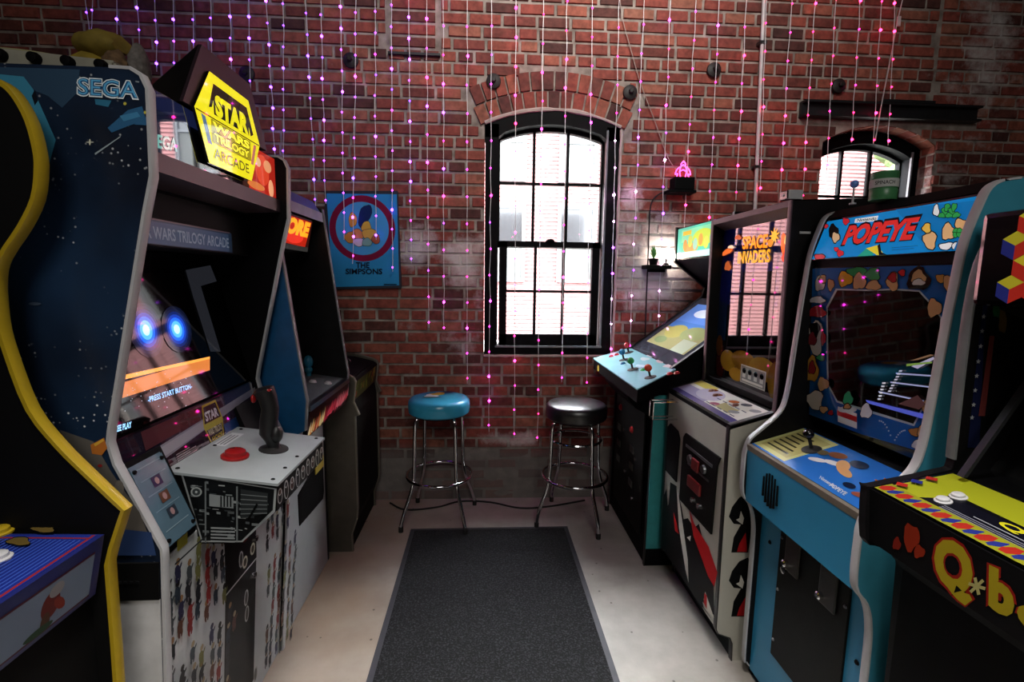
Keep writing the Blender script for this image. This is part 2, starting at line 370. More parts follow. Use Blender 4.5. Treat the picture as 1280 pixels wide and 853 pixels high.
# brick wall: mortar body with two arched openings
mw = MB(); MY0, MY1 = WY + .009, WY + .3
mw.box(-3.2, W1['x0'], MY0, MY1, 0, 4.4); mw.box(W1['x1'], W2['x0'], MY0, MY1, 0, 4.4); mw.box(W2['x1'], 4.4, MY0, MY1, 0, 4.4)
for W in (W1, W2):
    mw.box(W['x0'], W['x1'], MY0, MY1, 0, W['z0'])
    a, c, R = arc(W['x0'], W['x1'], W['spring'], W['crown'])
    for (xa, za), (xb, zb) in zip(a, a[1:]): mw.prism([(xa, za), (xb, zb), (xb, 4.4), (xa, 4.4)], MY0, MY1)
wall = struct('wall_back', mw, M_MORTAR)
COURSE = .0725; HEAD = [2.87, 2.37, 1.86, 1.26, .75]
cells = []      # (x0,x1,z0,z1)
_, c1, R1 = arc(W1['x0'], W1['x1'], W1['spring'], W1['crown']); _, c2, R2 = arc(W2['x0'], W2['x1'], W2['spring'], W2['crown'])
RING = .235
rows = [i * COURSE + .004 for i in range(0, 54)]
for ri, z in enumerate(rows):
    zc = z + COURSE / 2; head = any(abs(zc - h) < COURSE / 2 for h in HEAD)
    bl = []
    for W, c, R, rg in ((W1, c1, R1, RING), (W2, c2, R2, .0)):
        hw_ = (W['x1'] - W['x0']) / 2; half = math.asin((hw_ + .03) / (R + .006)) + .012; mxh = 0
        for zz in (zc - .012, zc + .006):
            for q_ in range(80):
                xx = q_ * .01; r_ = math.hypot(xx, zz - c[1]); an = math.atan2(xx, zz - c[1])
                if (W['z0'] - .012 < zz < W['spring'] and xx < hw_ - .004) or (zz >= W['spring'] and r_ < R + .003 and xx < hw_) or (rg and r_ < R + rg and r_ > R - .02 and an < half): mxh = max(mxh, xx)
        if mxh > 0: bl.append(((W['x0'] + W['x1']) / 2 - mxh - .006, (W['x0'] + W['x1']) / 2 + mxh + .006))
    if 2.567 < zc < 2.675: bl.append((2.03, 3.24))
    if zc > 2.68: bl.append((2.918, 2.936))
    if zc > 2.87: bl.append((-.6, -.275)); cells.append((-.572, -.305, z, z + COURSE - .0145))
    x = -3.1 + (.107 if ri % 2 else 0) + random.uniform(-.02, .02)
    if head: x += .05
    while x < 4.0:
        L_ = (.107 if head else .214) * random.uniform(.95, 1.05)
        if not head and random.random() < .05: L_ *= .55
        iv = [(x, x + L_ - .0155)]
        for (a, b) in bl:
            nv = []
            for (p, q) in iv:
                if q <= a or p >= b: nv.append((p, q))
                else:
                    if p < a - .012: nv.append((p, a - .006))
                    if q > b + .012: nv.append((b + .006, q))
            iv = nv
        for p, q in iv:
            if zc < .35 and random.random() < .4: continue
            if q - p > .028: cells.append((p, q, z + random.uniform(-.0015, .0015), z + COURSE - .0145 + random.uniform(-.002, .002)))
        x += L_
def brick_bm(mb, x0, x1, z0, z1, pr):
    e = .003; y = WY - pr
    v = [(x0, MY0 + .004, z0), (x1, MY0 + .004, z0), (x1, MY0 + .004, z1), (x0, MY0 + .004, z1)]
    j = lambda: random.uniform(-.0012, .0012)
    u = [(x0 + e + j(), y + j(), z0 + e + j()), (x1 - e + j(), y + j(), z0 + e + j()), (x1 - e + j(), y + j(), z1 - e + j()), (x0 + e + j(), y + j(), z1 - e + j())]
    A = [mb.bm.verts.new(p) for p in v]; B = [mb.bm.verts.new(p) for p in u]
    mb.bm.faces.new(B)
    for i in range(4): mb.bm.faces.new((A[i], A[(i + 1) % 4], B[(i + 1) % 4], B[i]))
def inarch(cx, cz):
    return False
def score(c):
    x, z = (c[0] + c[1]) / 2, (c[2] + c[3]) / 2
    s = abs(x - .75) / 1.35 + abs(z - 2.15) / 1.1
    return s - (c[1] - c[0]) * .6
cells.sort(key=score)
arch_n = 0
# arch rings: two rowlock courses over the first window, one over the second
for c, R, W, rg in ((c1, R1, W1, (0, 1)),):
    for k in rg:
        ra = R + .006 + k * .117; rb = ra + .106; half = math.asin((.5 * (W['x1'] - W['x0']) + .03 + .03 * k) / ra); n = int(2 * half * (ra + .05) / .074)
        for i in range(n):
            t0 = -half + 2 * half * i / n + .006 / ra; t1 = -half + 2 * half * (i + 1) / n - .006 / ra
            q = [(c[0] + r * math.sin(t), c[1] + r * math.cos(t)) for r, t in ((ra, t0), (rb, t0), (rb, t1), (ra, t1))]
            b = MB(); y = WY - random.uniform(.004, .006)
            b.prism(q, y, MY0 + .004); part('brick', b, M_BRICK1, wall); arch_n += 1
NB = 300 - arch_n
for cc in cells[:NB]:
    b = MB(); brick_bm(b, *cc, random.uniform(-.001, .003)); part('brick', b, M_BRICK1, wall)
rest = MB()
for cc in cells[NB:]: brick_bm(rest, *cc, random.uniform(-.001, .003))
for i in range(20):
    z = W2['z0'] + i * COURSE
    if z < W2['spring'] - .02:
        for (a_, b_) in ((.012, .105), (.118, .2)) if i % 2 else ((.012, .06), (.073, .16)): rest.box(W2['x1'] - .004, W2['x1'] + .01, WY + a_, WY + b_, z, z + COURSE - .0145)
a_, c_, R_ = arc(W2['x0'], W2['x1'], W2['spring'], W2['crown'], 11)
for (xa, za), (xb, zb) in zip(a_, a_[1:]): rest.prism([(xa + .006, za + .01), (xb - .006, zb + .01), (xb - .006, zb - .004), (xa + .006, za - .004)], WY + .012, WY + .11)
part('brickwork', rest, M_BRICKS, wall, kind='stuff')
pg = MB(); nx_, nz_ = 90, 8; gv = [[pg.bm.verts.new((-3.1 + 7.1 * i / nx_, WY + .003 + .008 * noise.noise(Vector((i * .45, j * .8, 2))), .345 * j / nz_ + (.05 * noise.noise(Vector((i * .5, 0, 9))) if j == nz_ else 0))) for i in range(nx_ + 1)] for j in range(nz_ + 1)]
for j in range(nz_):
    for i in range(nx_): pg.bm.faces.new((gv[j][i], gv[j][i + 1], gv[j + 1][i + 1], gv[j + 1][i]))
part('parged_foot', pg, M_MORTAR, wall, True)
ms = MB()                      # lime smear on the arch edge and around the sill of the window
a, _, _ = arc(W1['x0'], W1['x1'], W1['spring'], W1['crown'], 30)
ms.tube([(x, WY - .004, z + .004) for x, z in a], [.011 + .006 * noise.noise(Vector((x * 9, 0, z))) for x, z in a], 6)
ms.tube([(.0 + .87 * i / 24, WY - .003, 1.0 + .005 * noise.noise(Vector((i * .7, 3, 0)))) for i in range(25)], [.009 + .005 * noise.noise(Vector((i * .9, 0, 0))) for i in range(25)], 6)
ms.tube([(.868 + .004 * noise.noise(Vector((i * .8, 1, 0))), WY - .003, 1.0 + 1.46 * i / 24) for i in range(25)], [.009 + .005 * noise.noise(Vector((i * .9, 9, 0))) for i in range(25)], 6)
part('lime_smear', ms, mat('lime_smear', 'b5a9a2', .9, bump=.4), wall, True)
# -------------------------------------------------------------- windows
def sash_window(n, W, y0, cols, casing, rail_z, inset=.0):
    """black double-hung sash with an arched head: frame, two sashes, glazing bars, glass panes"""
    x0, x1, zb = W['x0'] + .003, W['x1'] - .003, W['z0'] + .004
    f = MB(); a, c, R = arc(W['x0'], W['x1'], W['spring'], W['crown'], 20)
    a = [(x, z - .004) for x, z in a]
    cw = casing
    ia, _, _ = arc(x0 + cw, x1 - cw, W['spring'] - .06, W['crown'] - .085, 20)
    ya, yb = y0, y0 + .13
    f.box(x0, x0 + cw, ya, yb, zb, W['spring'] - .0); f.box(x1 - cw, x1, ya, yb, zb, W['spring'])
    f.box(x0 + cw, x1 - cw, ya, yb, zb, zb + .055)
    for i in range(20):
        xa, xb = a[i][0], a[i + 1][0]
        def zin(x):
            if x <= ia[0][0]: return ia[0][1] - .02
            if x >= ia[-1][0]: return ia[-1][1] - .02
            for (p, q), (r_, s_) in zip(ia, ia[1:]):
                if p <= x <= r_: return q + (s_ - q) * (x - p) / (r_ - p)
        f.prism([(xa, zin(xa)), (xb, zin(xb)), (xb, a[i + 1][1]), (xa, a[i][1])], ya, yb)
    o = part('window_%d' % n, f, M_FRAME); o['kind'] = 'structure'
    bd = MB(); bd.box(x0 + cw - .012, x1 - cw + .012, ya - .012, ya, zb + .045, zb + .057); bd.box(x1 - cw - .004, x1 - cw + .008, ya - .01, ya + .005, zb + .05, W['spring'] - .02)
    part('inner_bead', bd, mat('grey_bead', '6f7176', .4), o)
    # sashes
    for si, (za, zc, ys) in enumerate(((zb + .055, rail_z + .02, ya + .03), (rail_z - .02, None, ya + .075))):
        s = MB(); st = .045; xl, xr = x0 + cw, x1 - cw
        if si == 0: xl, xr = xl + .012, xr - .012
        top = zc if zc else None
        zs = top if top else W['spring'] - .05
        s.box(xl, xl + (.05 if si == 0 else .012), ys, ys + .04, za, zs); s.box(xr - (.05 if si == 0 else .012), xr, ys, ys + .04, za, zs)
        s.box(xl, xr, ys, ys + .04, za, za + (.075 if si == 0 else .038))
        gx0, gx1 = xl + (.05 if si == 0 else .012), xr - (.05 if si == 0 else .012); gz0 = za + (.075 if si == 0 else .038)
        gz1 = (top - .038) if top else None
        if top: s.box(xl, xr, ys, ys + .04, top - .038, top)
        else:
            for i in range(20):
                xa, xb = max(ia[i][0], xl), min(ia[i + 1][0], xr)
                if xb > xa: s.prism([(xa, ia[i][1] - .022), (xb, ia[i + 1][1] - .022), (xb, ia[i + 1][1] + .004), (xa, ia[i][1] + .004)], ys, ys + .04)
        so = part('sash', s, M_FRAME, o)
        def ztop(x): return gz1 if gz1 else min([q - .02 + (s_ - q) * (x - p) / (r_ - p) for (p, q), (r_, s_) in zip(ia, ia[1:]) if p <= x <= r_] or [ia[0][1] - .02])
        xs = [gx0 + (gx1 - gx0) * i / cols for i in range(cols + 1)]
        zm = gz0 + ((gz1 or (W['crown'] - .1)) - gz0) * (.5 if si == 0 else .53)
        for x in xs[1:-1]:
            b = MB(); b.box(x - .009, x + .009, ys + .005, ys + .035, gz0, ztop(x) + .01); part('glazing_bar', b, M_FRAME, so)
        b = MB(); b.box(gx0, gx1, ys + .006, ys + .034, zm - .008, zm + .008); part('glazing_bar', b, M_FRAME, so)
        for i in range(cols):
            for j in range(2):
                g = MB(); p0, p1 = xs[i], xs[i + 1]; yg = ys + .02
                if j == 0 or gz1: pts = [(p0, gz0 if j == 0 else zm), (p1, gz0 if j == 0 else zm), (p1, zm if j == 0 else gz1), (p0, zm if j == 0 else gz1)]
                else: pts = [(p0, zm), (p1, zm)] + [(p1 + (p0 - p1) * k / 6, ztop(p1 + (p0 - p1) * k / 6)) for k in range(7)]
                g.face([(x, yg, z) for x, z in pts]); part('pane', g, M_GLASS, so)
    l = MB(); l.lathe([(0, .018), (.02, .016), (.03, .006), (.03, 0)], ((x0 + x1) / 2, ya + .03, rail_z + .02), 12); part('sash_lock', l, M_FRAME, o)
    return o
sash_window(1, W1, WY + .0, 3, .085, 1.735)
w2 = sash_window(2, W2, WY + .12, 3, .06, 1.735)
# -------------------------------------------------------------- outdoors seen through the windows
og = MB(); og.box(-14, 22, WY + .35, 40, -.4, -.35); struct('ground', og, mat('pale_pavement', '6f6d68', .9))
HY = 12.5
house = thing('house', 'pink-red clapboard house across the street, seen through the arched window', 'house', (1, HY, -.35))
sd = MB()
for i in range(80):
    z = -.3 + i * .1; sd.prism([(HY, z), (HY - .045, z), (HY - .045, z + .012), (HY - .006, z + .1), (HY, z + .104)], -9, 17, 'x')
part('clapboards', sd, mat('red_siding', '673f3e', .8, var=.08, scale=6), house, kind='stuff')
hb = MB(); hb.box(-9, 17, HY + .001, HY + .3, -.35, 7.7); part('house_wall', hb, mat('house_core', '50302e', .9), house)
def house_window(xc, za, zb_, wd=.62):
    t = .09; f = MB(); f.box(xc - wd / 2 - t, xc - wd / 2, HY - .12, HY, za - t, zb_ + t); f.box(xc + wd / 2, xc + wd / 2 + t, HY - .12, HY, za - t, zb_ + t)
    f.box(xc - wd / 2, xc + wd / 2, HY - .12, HY, zb_, zb_ + t); f.box(xc - wd / 2, xc + wd / 2, HY - .14, HY, za - t, za); f.box(xc - wd / 2, xc + wd / 2, HY - .11, HY, (za + zb_) / 2 - .03, (za + zb_) / 2 + .03)
    o = part('house_window', f, mat('grey_trim', '2f3134', .6), house)
    g = MB(); g.box(xc - wd / 2, xc + wd / 2, HY - .075, HY - .06, (za + zb_) / 2 + .03, zb_); part('pane', g, mat('house_glass', '16181b', .1), o)
    g = MB(); g.box(xc - wd / 2, xc + wd / 2, HY - .075, HY - .06, za, (za + zb_) / 2 - .03); part('curtain', g, mat('house_curtain', '343533', .9), o)
for zz in (1.55, 4.05):
    for xx in (-3.2, .55, 2.35, 5.4, 8.0, 11.4): house_window(xx, zz, zz + 1.75, .8)
bs = MB()
for k in range(26):
    x, y, z = random.uniform(9.6, 11), random.uniform(10.8, 11.6), random.uniform(1.2, 5.2); r = random.uniform(.25, .5)
    q = bmesh.ops.create_icosphere(bs.bm, subdivisions=2, radius=1)
    for v in q['verts']: v.co = Vector((x, y, z)) + v.co * r * (1 + .35 * noise.noise(v.co * 2.3 + Vector((k, 0, 0))))
tr = thing('street_tree', 'leafy green tree in front of the house, behind the right window', 'tree', (10.3, 11.2, -.35))
part('foliage', bs, mat('tree_leaves', '40522a', .8, var=.4, scale=5), tr); tk = MB(); tk.tube([(10.3, 11.2, -.35), (10.3, 11.2, 2)], .12); part('trunk', tk, mat('bark', '4a3a2c', .9), tr)
pw = MB(); pw.box(-4, 6, 8.9, 9.15, -.35, .35); single('garden_wall', pw, mat('white_render', '7a7976', .8), 'low white garden wall outdoors below the house siding', 'wall')
# -------------------------------------------------------------- wall fittings
bm_ = MB(); x0, x1 = 2.035, 3.235; y = WY - .055
bm_.box(x0, x1, y, WY + .008, 2.655, 2.668); bm_.box(x0, x1, y, WY + .008, 2.572, 2.585); bm_.box(x0, x1, WY - .02, WY + .008, 2.585, 2.655)
bm_.box(2.55, 2.9, y - .004, WY, 2.668, 2.684)
single('steel_beam', bm_, mat('black_steel', '17181b', .5, var=.3), 'black steel lintel beam set in the brick above the right window', 'beam')
sb = MB(); sb.box(-.59, -.275, WY - .02, WY + .008, 2.852, 2.866); single('iron_bar', sb, mat('black_steel', '17181b'), 'short flat iron bar in the brick under the bricked-up slot', 'bar')
for (px, py, lb) in ((308, 92, 'beside the hexagonal sign at the left'), (438, 75, 'above the blue poster'), (617, 101, 'at the upper left of the window arch'), (788, 115, 'at the upper right of the window arch'), (893, 87, 'left of the white pipe'), (1049, 107, 'just above the steel beam')):
    p = at(px, py, Vector((0, WY - .02, 0)), Vector((0, 1, 0)))
    t = thing('wall_anchor', 'round black iron wall anchor ' + lb, 'anchor', (p.x, WY, p.z), 'iron wall anchors')
    b = MB(); b.lathe([(.036, 0), (.046, .01), (.044, .022), (.028, .03), (0, .032)], (p.x, WY, p.z), 14, (0, -1, 0)); part('plate', b, mat('cast_iron', '1b1716', .6, var=.3, bump=.3), t, True)
    b = MB(); b.lathe([(.016, .028), (.016, .048), (.012, .052), (0, .052)], (p.x, WY, p.z), 6, (0, -1, 0)); part('nut', b, mat('cast_iron', '1b1716'), t)
pp = MB(); pa = at(955, 0, Vector((0, WY - .03, 0)), Vector((0, 1, 0))); pb = at(944, 258, Vector((0, WY - .03, 0)), Vector((0, 1, 0)))
pipe = thing('conduit_pipe', 'white painted conduit pipe running up the brick wall behind the cabinets', 'pipe', (pb.x, WY, pb.z - .5))
pp.tube([(pa.x + .03, WY - .03, 4.35), tuple(pa), tuple(pb), (pb.x - .02, WY - .03, pb.z - .5)], .0115, 10); part('tube', pp, mat('white_paint', 'c6c4c6', .4), pipe, True)
for z in (3.0, 2.25):
    b = MB(); xx = pb.x + (pa.x - pb.x) * (z - pb.z) / (pa.z - pb.z); b.box(xx - .022, xx + .022, WY - .046, WY, z - .008, z + .008); part('clip', b, M_STEEL, pipe)
def wire_thing(name, pts, r, material, label, cat):
    b = MB(); b.tube(smoothline([tuple(p) for p in pts], 5), r, 6); return single(name, b, material, label, cat, True)
Y1 = Vector((0, WY - .02, 0)); NY = Vector((0, 1, 0))
cordw = thing('white_cord', 'white cord hanging down to the right window with a small tag', 'cord', tuple(at(1093, 175, Y1, NY)))
b = MB(); b.tube([at(1134, -60, Y1, NY), at(1128, 0, Y1, NY), at(1121, 30, Y1, NY), at(1112, 80, Y1, NY), at(1103, 125, Vector((0, WY - .065, 0)), NY), at(1094, 176, Vector((0, WY - .05, 0)), NY)], .0035, 6); part('cord', b, mat('white_paint', 'c6c4c6'), cordw, True)
b = MB(); p = at(1123, 27, Y1, NY); b.box(p.x - .011, p.x + .011, p.y - .008, p.y + .004, p.z - .03, p.z + .03, .003); part('tag', b, mat('white_paint', 'c6c4c6'), cordw)
wire_thing('thin_cable', [at(774, -10, Y1, NY), at(778, 22, Y1, NY), at(788, 60, Y1, NY), at(801, 105, Y1, NY), at(818, 150, Y1, NY), at(834, 195, Y1, NY), at(845, 212, Y1, NY)], .0025, mat('beige_cable', '9a8a80'), 'thin beige cable slanting down the brick to the pink neon figure', 'cable')
# poster
po = thing('poster', 'blue poster with a dark red ring and black lettering on the brick wall', 'poster', (-.77, WY - .012, 1.43))
q = [(-1.0, 1.425), (-.53, 1.44), (-.545, 2.047), (-.995, 2.037)]
b = MB(); b.prism(q, WY - .016, WY - .001); part('backing_board', b, mat('dark_navy_board', '171c2c', .6), po)
A = Art((-.77, WY - .0165, 1.735), (1, 0, 0), (0, 0, 1))
A.ppoly([(408, 242), (496, 243), (499, 357), (416, 359)], '3390c8')
u, v = A.uv(453, 286); A.ring(u, v, .205, .205, .165, .165, '7c1c3c')
A.ring(u, v, .165, .165, .0, .0, '4aa3d2', 24)
for (x, y, rx, ry, c, r) in ((456, 270, 7, 15, '1e2f63', .35), (441, 275, 5, 9, 'd9a63c', 0), (458, 284, 6, 7, 'd9b347', 0), (447, 293, 8, 6, 'c98b4a', .3), (462, 293, 9, 7, 'd6b04a', 0), (438, 297, 7, 7, 'b98d34', 0), (470, 299, 5, 6, 'b8663c', 0), (449, 303, 7, 5, 'c9c6bf', 0), (459, 303, 6, 5, '7fae9c', 0)):
    A.pblob(x, y, rx, ry, c, '2a2230', .5, rot=r, wob=.08, seed=x)
A.ptext('THE', (445, 335.5), (462, 335.5), (445, 328), '1a2030', .03)
A.ptext('SIMPSONS', (432, 343), (478, 343), (432, 336), '1a2030', .03)
A.ppoly([(480, 355), (496, 355), (496, 356.5), (480, 356.5)], '1c3a52')
A.build('poster_print', po, printmat('poster_ink', .3))
# neon figure on its box, shelf with a plant and a lamp
nb = thing('neon_sign', 'small pink glowing neon figure on a black box on the wall', 'sign', (1.25, WY - .06, 2.08))
b = MB(); b.box(1.2, 1.33, WY - .09, WY, 2.085, 2.165, .006); part('base_box', b, M_BLACK, nb)
b = MB(); b.box(1.16, 1.34, WY - .1, WY, 2.065, 2.083, .004); part('bracket', b, M_BLACK, nb)
b = MB(); yn = WY - .05
for pts in ([(1.265, 2.268), (1.25, 2.25), (1.255, 2.238), (1.265, 2.245), (1.275, 2.238), (1.28, 2.25), (1.265, 2.268)], [(1.25, 2.235), (1.225, 2.215), (1.215, 2.185), (1.23, 2.19), (1.225, 2.168)], [(1.28, 2.235), (1.305, 2.215), (1.315, 2.185), (1.3, 2.19), (1.305, 2.168)], [(1.25, 2.238), (1.243, 2.205), (1.25, 2.168)], [(1.28, 2.238), (1.288, 2.205), (1.28, 2.168)], [(1.24, 2.2), (1.265, 2.215), (1.29, 2.2)]):
    b.tube([(x, yn, z) for x, z in smoothline(pts, 3)], .0035, 6)
part('neon_tube', b, emat('pink_neon', 'ff3fa0', 7), nb, True)
wire_thing('black_cable', [(1.19, WY - .03, 2.09), (1.12, WY - .015, 2.06), (1.08, WY - .012, 2.0), (1.075, WY - .012, 1.85), (1.075, WY - .02, 1.7), (1.08, WY - .012, 1.4), (1.085, WY - .012, 1.1)], .005, M_RUBBER, 'black cable running down the brick from the neon box', 'cable')
sh = MB(); sh.box(1.04, 1.205, WY - .1, WY, 1.585, 1.61, .003); sh.box(1.08, 1.18, WY - .06, WY - .0, 1.565, 1.585, .002)
single('wall_shelf', sh, M_BLACK, 'small black shelf on the whitewashed brick below the neon figure', 'shelf')
pl = thing('potted_plant', 'small green plant in a black pot on the little wall shelf', 'plant', (1.10, WY - .055, 1.611))
b = MB(); b.lathe([(0, 0), (.024, 0), (.032, .04), (.028, .042), (.026, .035), (0, .034)], (1.10, WY - .055, 1.611), 14); part('pot', b, M_BLACK, pl, True)
for k in range(7):
    a = k * .9; b = MB(); tip = Vector((1.10 + .03 * math.cos(a), WY - .055 + .02 * math.sin(a), 1.70 + .02 * (k % 3))); bs_ = Vector((1.10, WY - .055, 1.645)); m = (tip + bs_) / 2 + Vector((.0, 0, .01)); d = Vector((-math.sin(a), math.cos(a), 0)) * .008
    b.face([bs_, m - d, tip, m + d]); part('leaf', b, mat('plant_leaf', '3f7a35', .5), pl)
lp = thing('shelf_lamp', 'small glowing white lamp on the wall shelf beside the plant', 'lamp', (1.185, WY - .035, 1.611))
b = MB(); b.lathe([(0, 0), (.018, 0), (.018, .012), (.006, .016), (.006, .045), (0, .045)], (1.185, WY - .05, 1.611), 12); part('lamp_base', b, M_BLACK, lp, True)
b = MB(); b.ball((1.185, WY - .05, 1.672), .017, 2); part('bulb', b, emat('warm_bulb', 'ffe9d8', 260), lp, True)
# -------------------------------------------------------------- mat on the floor, cables
mt = thing('floor_mat', 'long black flecked carpet mat with rubber edges in the aisle', 'mat', (.045, 1.7, 0))
b = MB(); b.box(-.405, .495, .4, 2.73, .0, .009); part('carpet_pile', b, mat_carpet(), mt)
b = MB(); b.box(-.43, -.4055, .37, 2.755, 0, .006); b.box(.4955, .52, .37, 2.755, 0, .006); b.box(-.4055, .4955, 2.7305, 2.755, 0, .006); b.box(-.4055, .4955, .37, .3995, 0, .006); part('rubber_edge', b, mat('grey_rubber', '3b3b42', .5), mt)
wire_thing('floor_cable', [(-.62, 3.1, .006), (-.5, 3.0, .006), (-.3, 3.03, .006), (-.15, 3.11, .006), (.05, 3.09, .006), (.25, 3.0, .006), (.45, 3.02, .006), (.7, 3.1, .006)], .006, M_RUBBER, 'black power cable lying along the foot of the brick wall', 'cable')
# ================================================================== ARCADE CABINETS
def side(root, prof, y0, y1, material, smooth=False): 
    b = MB(); b.prism(prof, y0, y1); return part('side_panel', b, material, root)
def molding(root, pts, y0, y1, material, out, w=.004, name='edge_molding'):
    """rounded plastic strip along the front edge; out = which way the edge faces in x (+1/-1)"""
    b = MB(); P = [Vector((p[0], 0, p[1])) for p in pts]; n = len(P); sec = ((-.002, y0 - .0015), (w * .7, y0 - .0015), (w, y0 + .003), (w, y1 - .003), (w * .7, y1 + .0015), (-.002, y1 + .0015)); R = []
    for i, p in enumerate(P):
        d = (P[min(i + 1, n - 1)] - P[max(i - 1, 0)]).normalized(); nn = Vector((-d.z, 0, d.x))
        if nn.x * out < 0 and abs(nn.x) > .25 or (abs(nn.x) <= .25 and i and nn.dot(last) < 0): nn = -nn
        last = nn
        R.append([b.bm.verts.new((p.x + nn.x * o, y, p.z + nn.z * o)) for o, y in sec])
    for A, B in zip(R, R[1:]):
        for k in range(len(sec)): b.bm.faces.new((A[k], A[(k + 1) % len(sec)], B[(k + 1) % len(sec)], B[k]))
    b.bm.faces.new(R[0]); b.bm.faces.new(R[-1][::-1])
    return part(name, b, material, root, True)
def button(root, p, n, r, material, name='button'):
    p = Vector(p); b = MB(); b.lathe([(r * 1.3, 0), (r * 1.3, r * .2), (r * 1.15, r * .3), (r * 1.0, r * .3), (r * .95, r * .65), (r * .8, r * .75), (0, r * .7)], p, 18, n); return part(name, b, material, root, True)
def joystick(root, p, n, h, r, material):
    p = Vector(p); n = Vector(n).normalized()
    b = MB(); b.lathe([(.03, 0), (.03, .002), (.012, .006), (.0, .006)], p, 18, n); st = part('joystick', b, M_RUBBER, root, True)
    b = MB(); b.tube([p + n * .003, p + n * (h - r)], .0055, 8); part('shaft', b, M_RUBBER, st, True)
    b = MB(); b.ball(p + n * h, r, 3); part('ball_top', b, material, st, True)
# ---------------------------------------------------------------- 1. blue and teal cabinet, right row nearest but one
C = thing('arcade_cabinet', 'tall teal-sided arcade cabinet with bright blue marquee and white edge trim', 'arcade machine', (1.35, 1.36, 0))
PF = [(1.24, 1.752), (1.2, 1.745), (1.172, 1.728), (1.155, 1.69), (1.13, 1.604), (1.12, 1.5), (1.113, 1.42), (1.102, 1.256), (1.09, 1.11), (1.068, 1.04), (1.003, .976), (.966, .942), (.952, .9), (.949, .86), (.952, .74), (.985, .69), (1.003, .63), (1.009, .52), (1.009, .1), (1.018, .055), (1.04, .03)]
PS = smoothline(PF, 4); poly = [(1.85, 1.752)] + PS + [(1.04, 0), (1.85, 0)]
TEAL = mat('teal_laminate', '3c8fa6', .4, var=.06); BLUEF = mat('blue_laminate', '2f86ad', .4, var=.06, scale=5)
o = side(C, poly, 1.08, 1.1, TEAL); molding(C, PS, 1.08, 1.1, M_WHITEPL, -1)
o = side(C, poly, 1.62, 1.64, mat('black_side', '0e0d0f', .5, var=.3, spec=.2)); molding(C, PS, 1.62, 1.64, M_WHITEPL, -1)
b = MB(); b.prism([(1.195, 1.745), (1.85, 1.745), (1.85, .03), (1.26, .03), (1.26, 1.0), (1.185, 1.03), (1.14, 1.555), (1.14, 1.585), (1.19, 1.72)], 1.101, 1.619); part('inner_body', b, M_INNER, C)
b = MB(); b.prism([(1.172, 1.722), (1.2, 1.75), (1.85, 1.75), (1.85, 1.745), (1.195, 1.744)], 1.101, 1.619); part('top_panel', b, M_BLACK, C)
# marquee
U = (0, -1, 0)
d = Vector((1.175 - 1.13, 0, 1.718 - 1.584)).normalized()
b = MB(); b.prism([(1.1735, 1.719), (1.129, 1.5835), (1.139, 1.585), (1.185, 1.722)], 1.1015, 1.6185); mq = part('marquee', b, M_BLACKG, C)
A = Art((1.1285, 1.62, 1.5835), U, d)
H = .141; A.clip = (.002, .001, .516, .139)
A.rect(.004, .002, .514, H - .004, '0f86cf')
A.ppoly([(1120, 262), (1226, 250), (1205, 314), (1190, 316), (1150, 300)], '0f77bd')
def pz(lst):
    for z in lst: A.pblob(*z)
A.pblob(1042, 289, 6, 8, '15100f', e=.5, seed=1); A.pblob(1045, 297, 4.5, 6, 'd8b48a', seed=2); A.pblob(1025, 322, 6, 4, 'c5323a', seed=3)
for (x, y, r) in ((1058, 277, 4), (1033, 283, 2.6), (1046, 312, 2.6), (1051, 317, 4)): A.pblob(x, y, r, r, 'cf2a35', e=.6, seed=x)
A.ppoly([(1070, 274), (1099, 270), (1097, 277), (1069, 279)], 'e8eef0'); A.ptext('Nintendo', (1072, 278), (1096, 275.5), (1073, 274), '20242c', .02)
A.ptext('POPEYE', (1051, 309), (1147, 301), (1058, 281), '101018', .075, .25)
A.ptext('POPEYE', (1053, 307), (1145, 300), (1059, 283), 'e3322f', .045, .25)
A.ppoly([(1072, 322), (1085, 310), (1096, 309), (1092, 320)], '28a58a'); A.ppoly([(1084, 311), (1098, 307), (1107, 320), (1098, 320)], 'ecd53a'); A.ppoly([(1098, 308), (1101, 305), (1103, 316), (1110, 319), (1100, 320)], '101010')
A.ppoly([(1116, 310), (1149, 307.4), (1149, 308.2), (1116, 310.8)], '0a5c98'); A.ppoly([(1116, 313), (1144, 310.8), (1144, 311.6), (1116, 313.8)], '0a5c98')
A.pblob(1164, 301, 8, 11, 'd9ab78', seed=4); A.pblob(1160, 286, 5, 6, 'e0b44a', seed=5); A.pblob(1172, 264, 3.5, 7, 'e6e9ea', seed=6)
for k in range(7): A.pblob(1180 + k * 3, 270 - (k % 3) * 5, 5, 3, '2c9a4c', e=.8, rot=k, seed=k)
A.pblob(1188, 291, 8, 10, 'd9ab78', seed=7); A.pblob(1204, 282, 8, 7, 'd6a873', seed=8)
for k in range(4): A.pblob(1198 + (k % 2) * 5, 290 + (k // 2) * 5, 4, 3, '2f9a48', e=.8, seed=k)
A.pblob(1186, 309, 9, 4, 'e8e8ea', rot=-.2, seed=9); A.pblob(1200, 309, 7, 4, 'dfe2e6', seed=1)
A.build('marquee_print', mq, printmat('backlit_marquee', .15, .55))
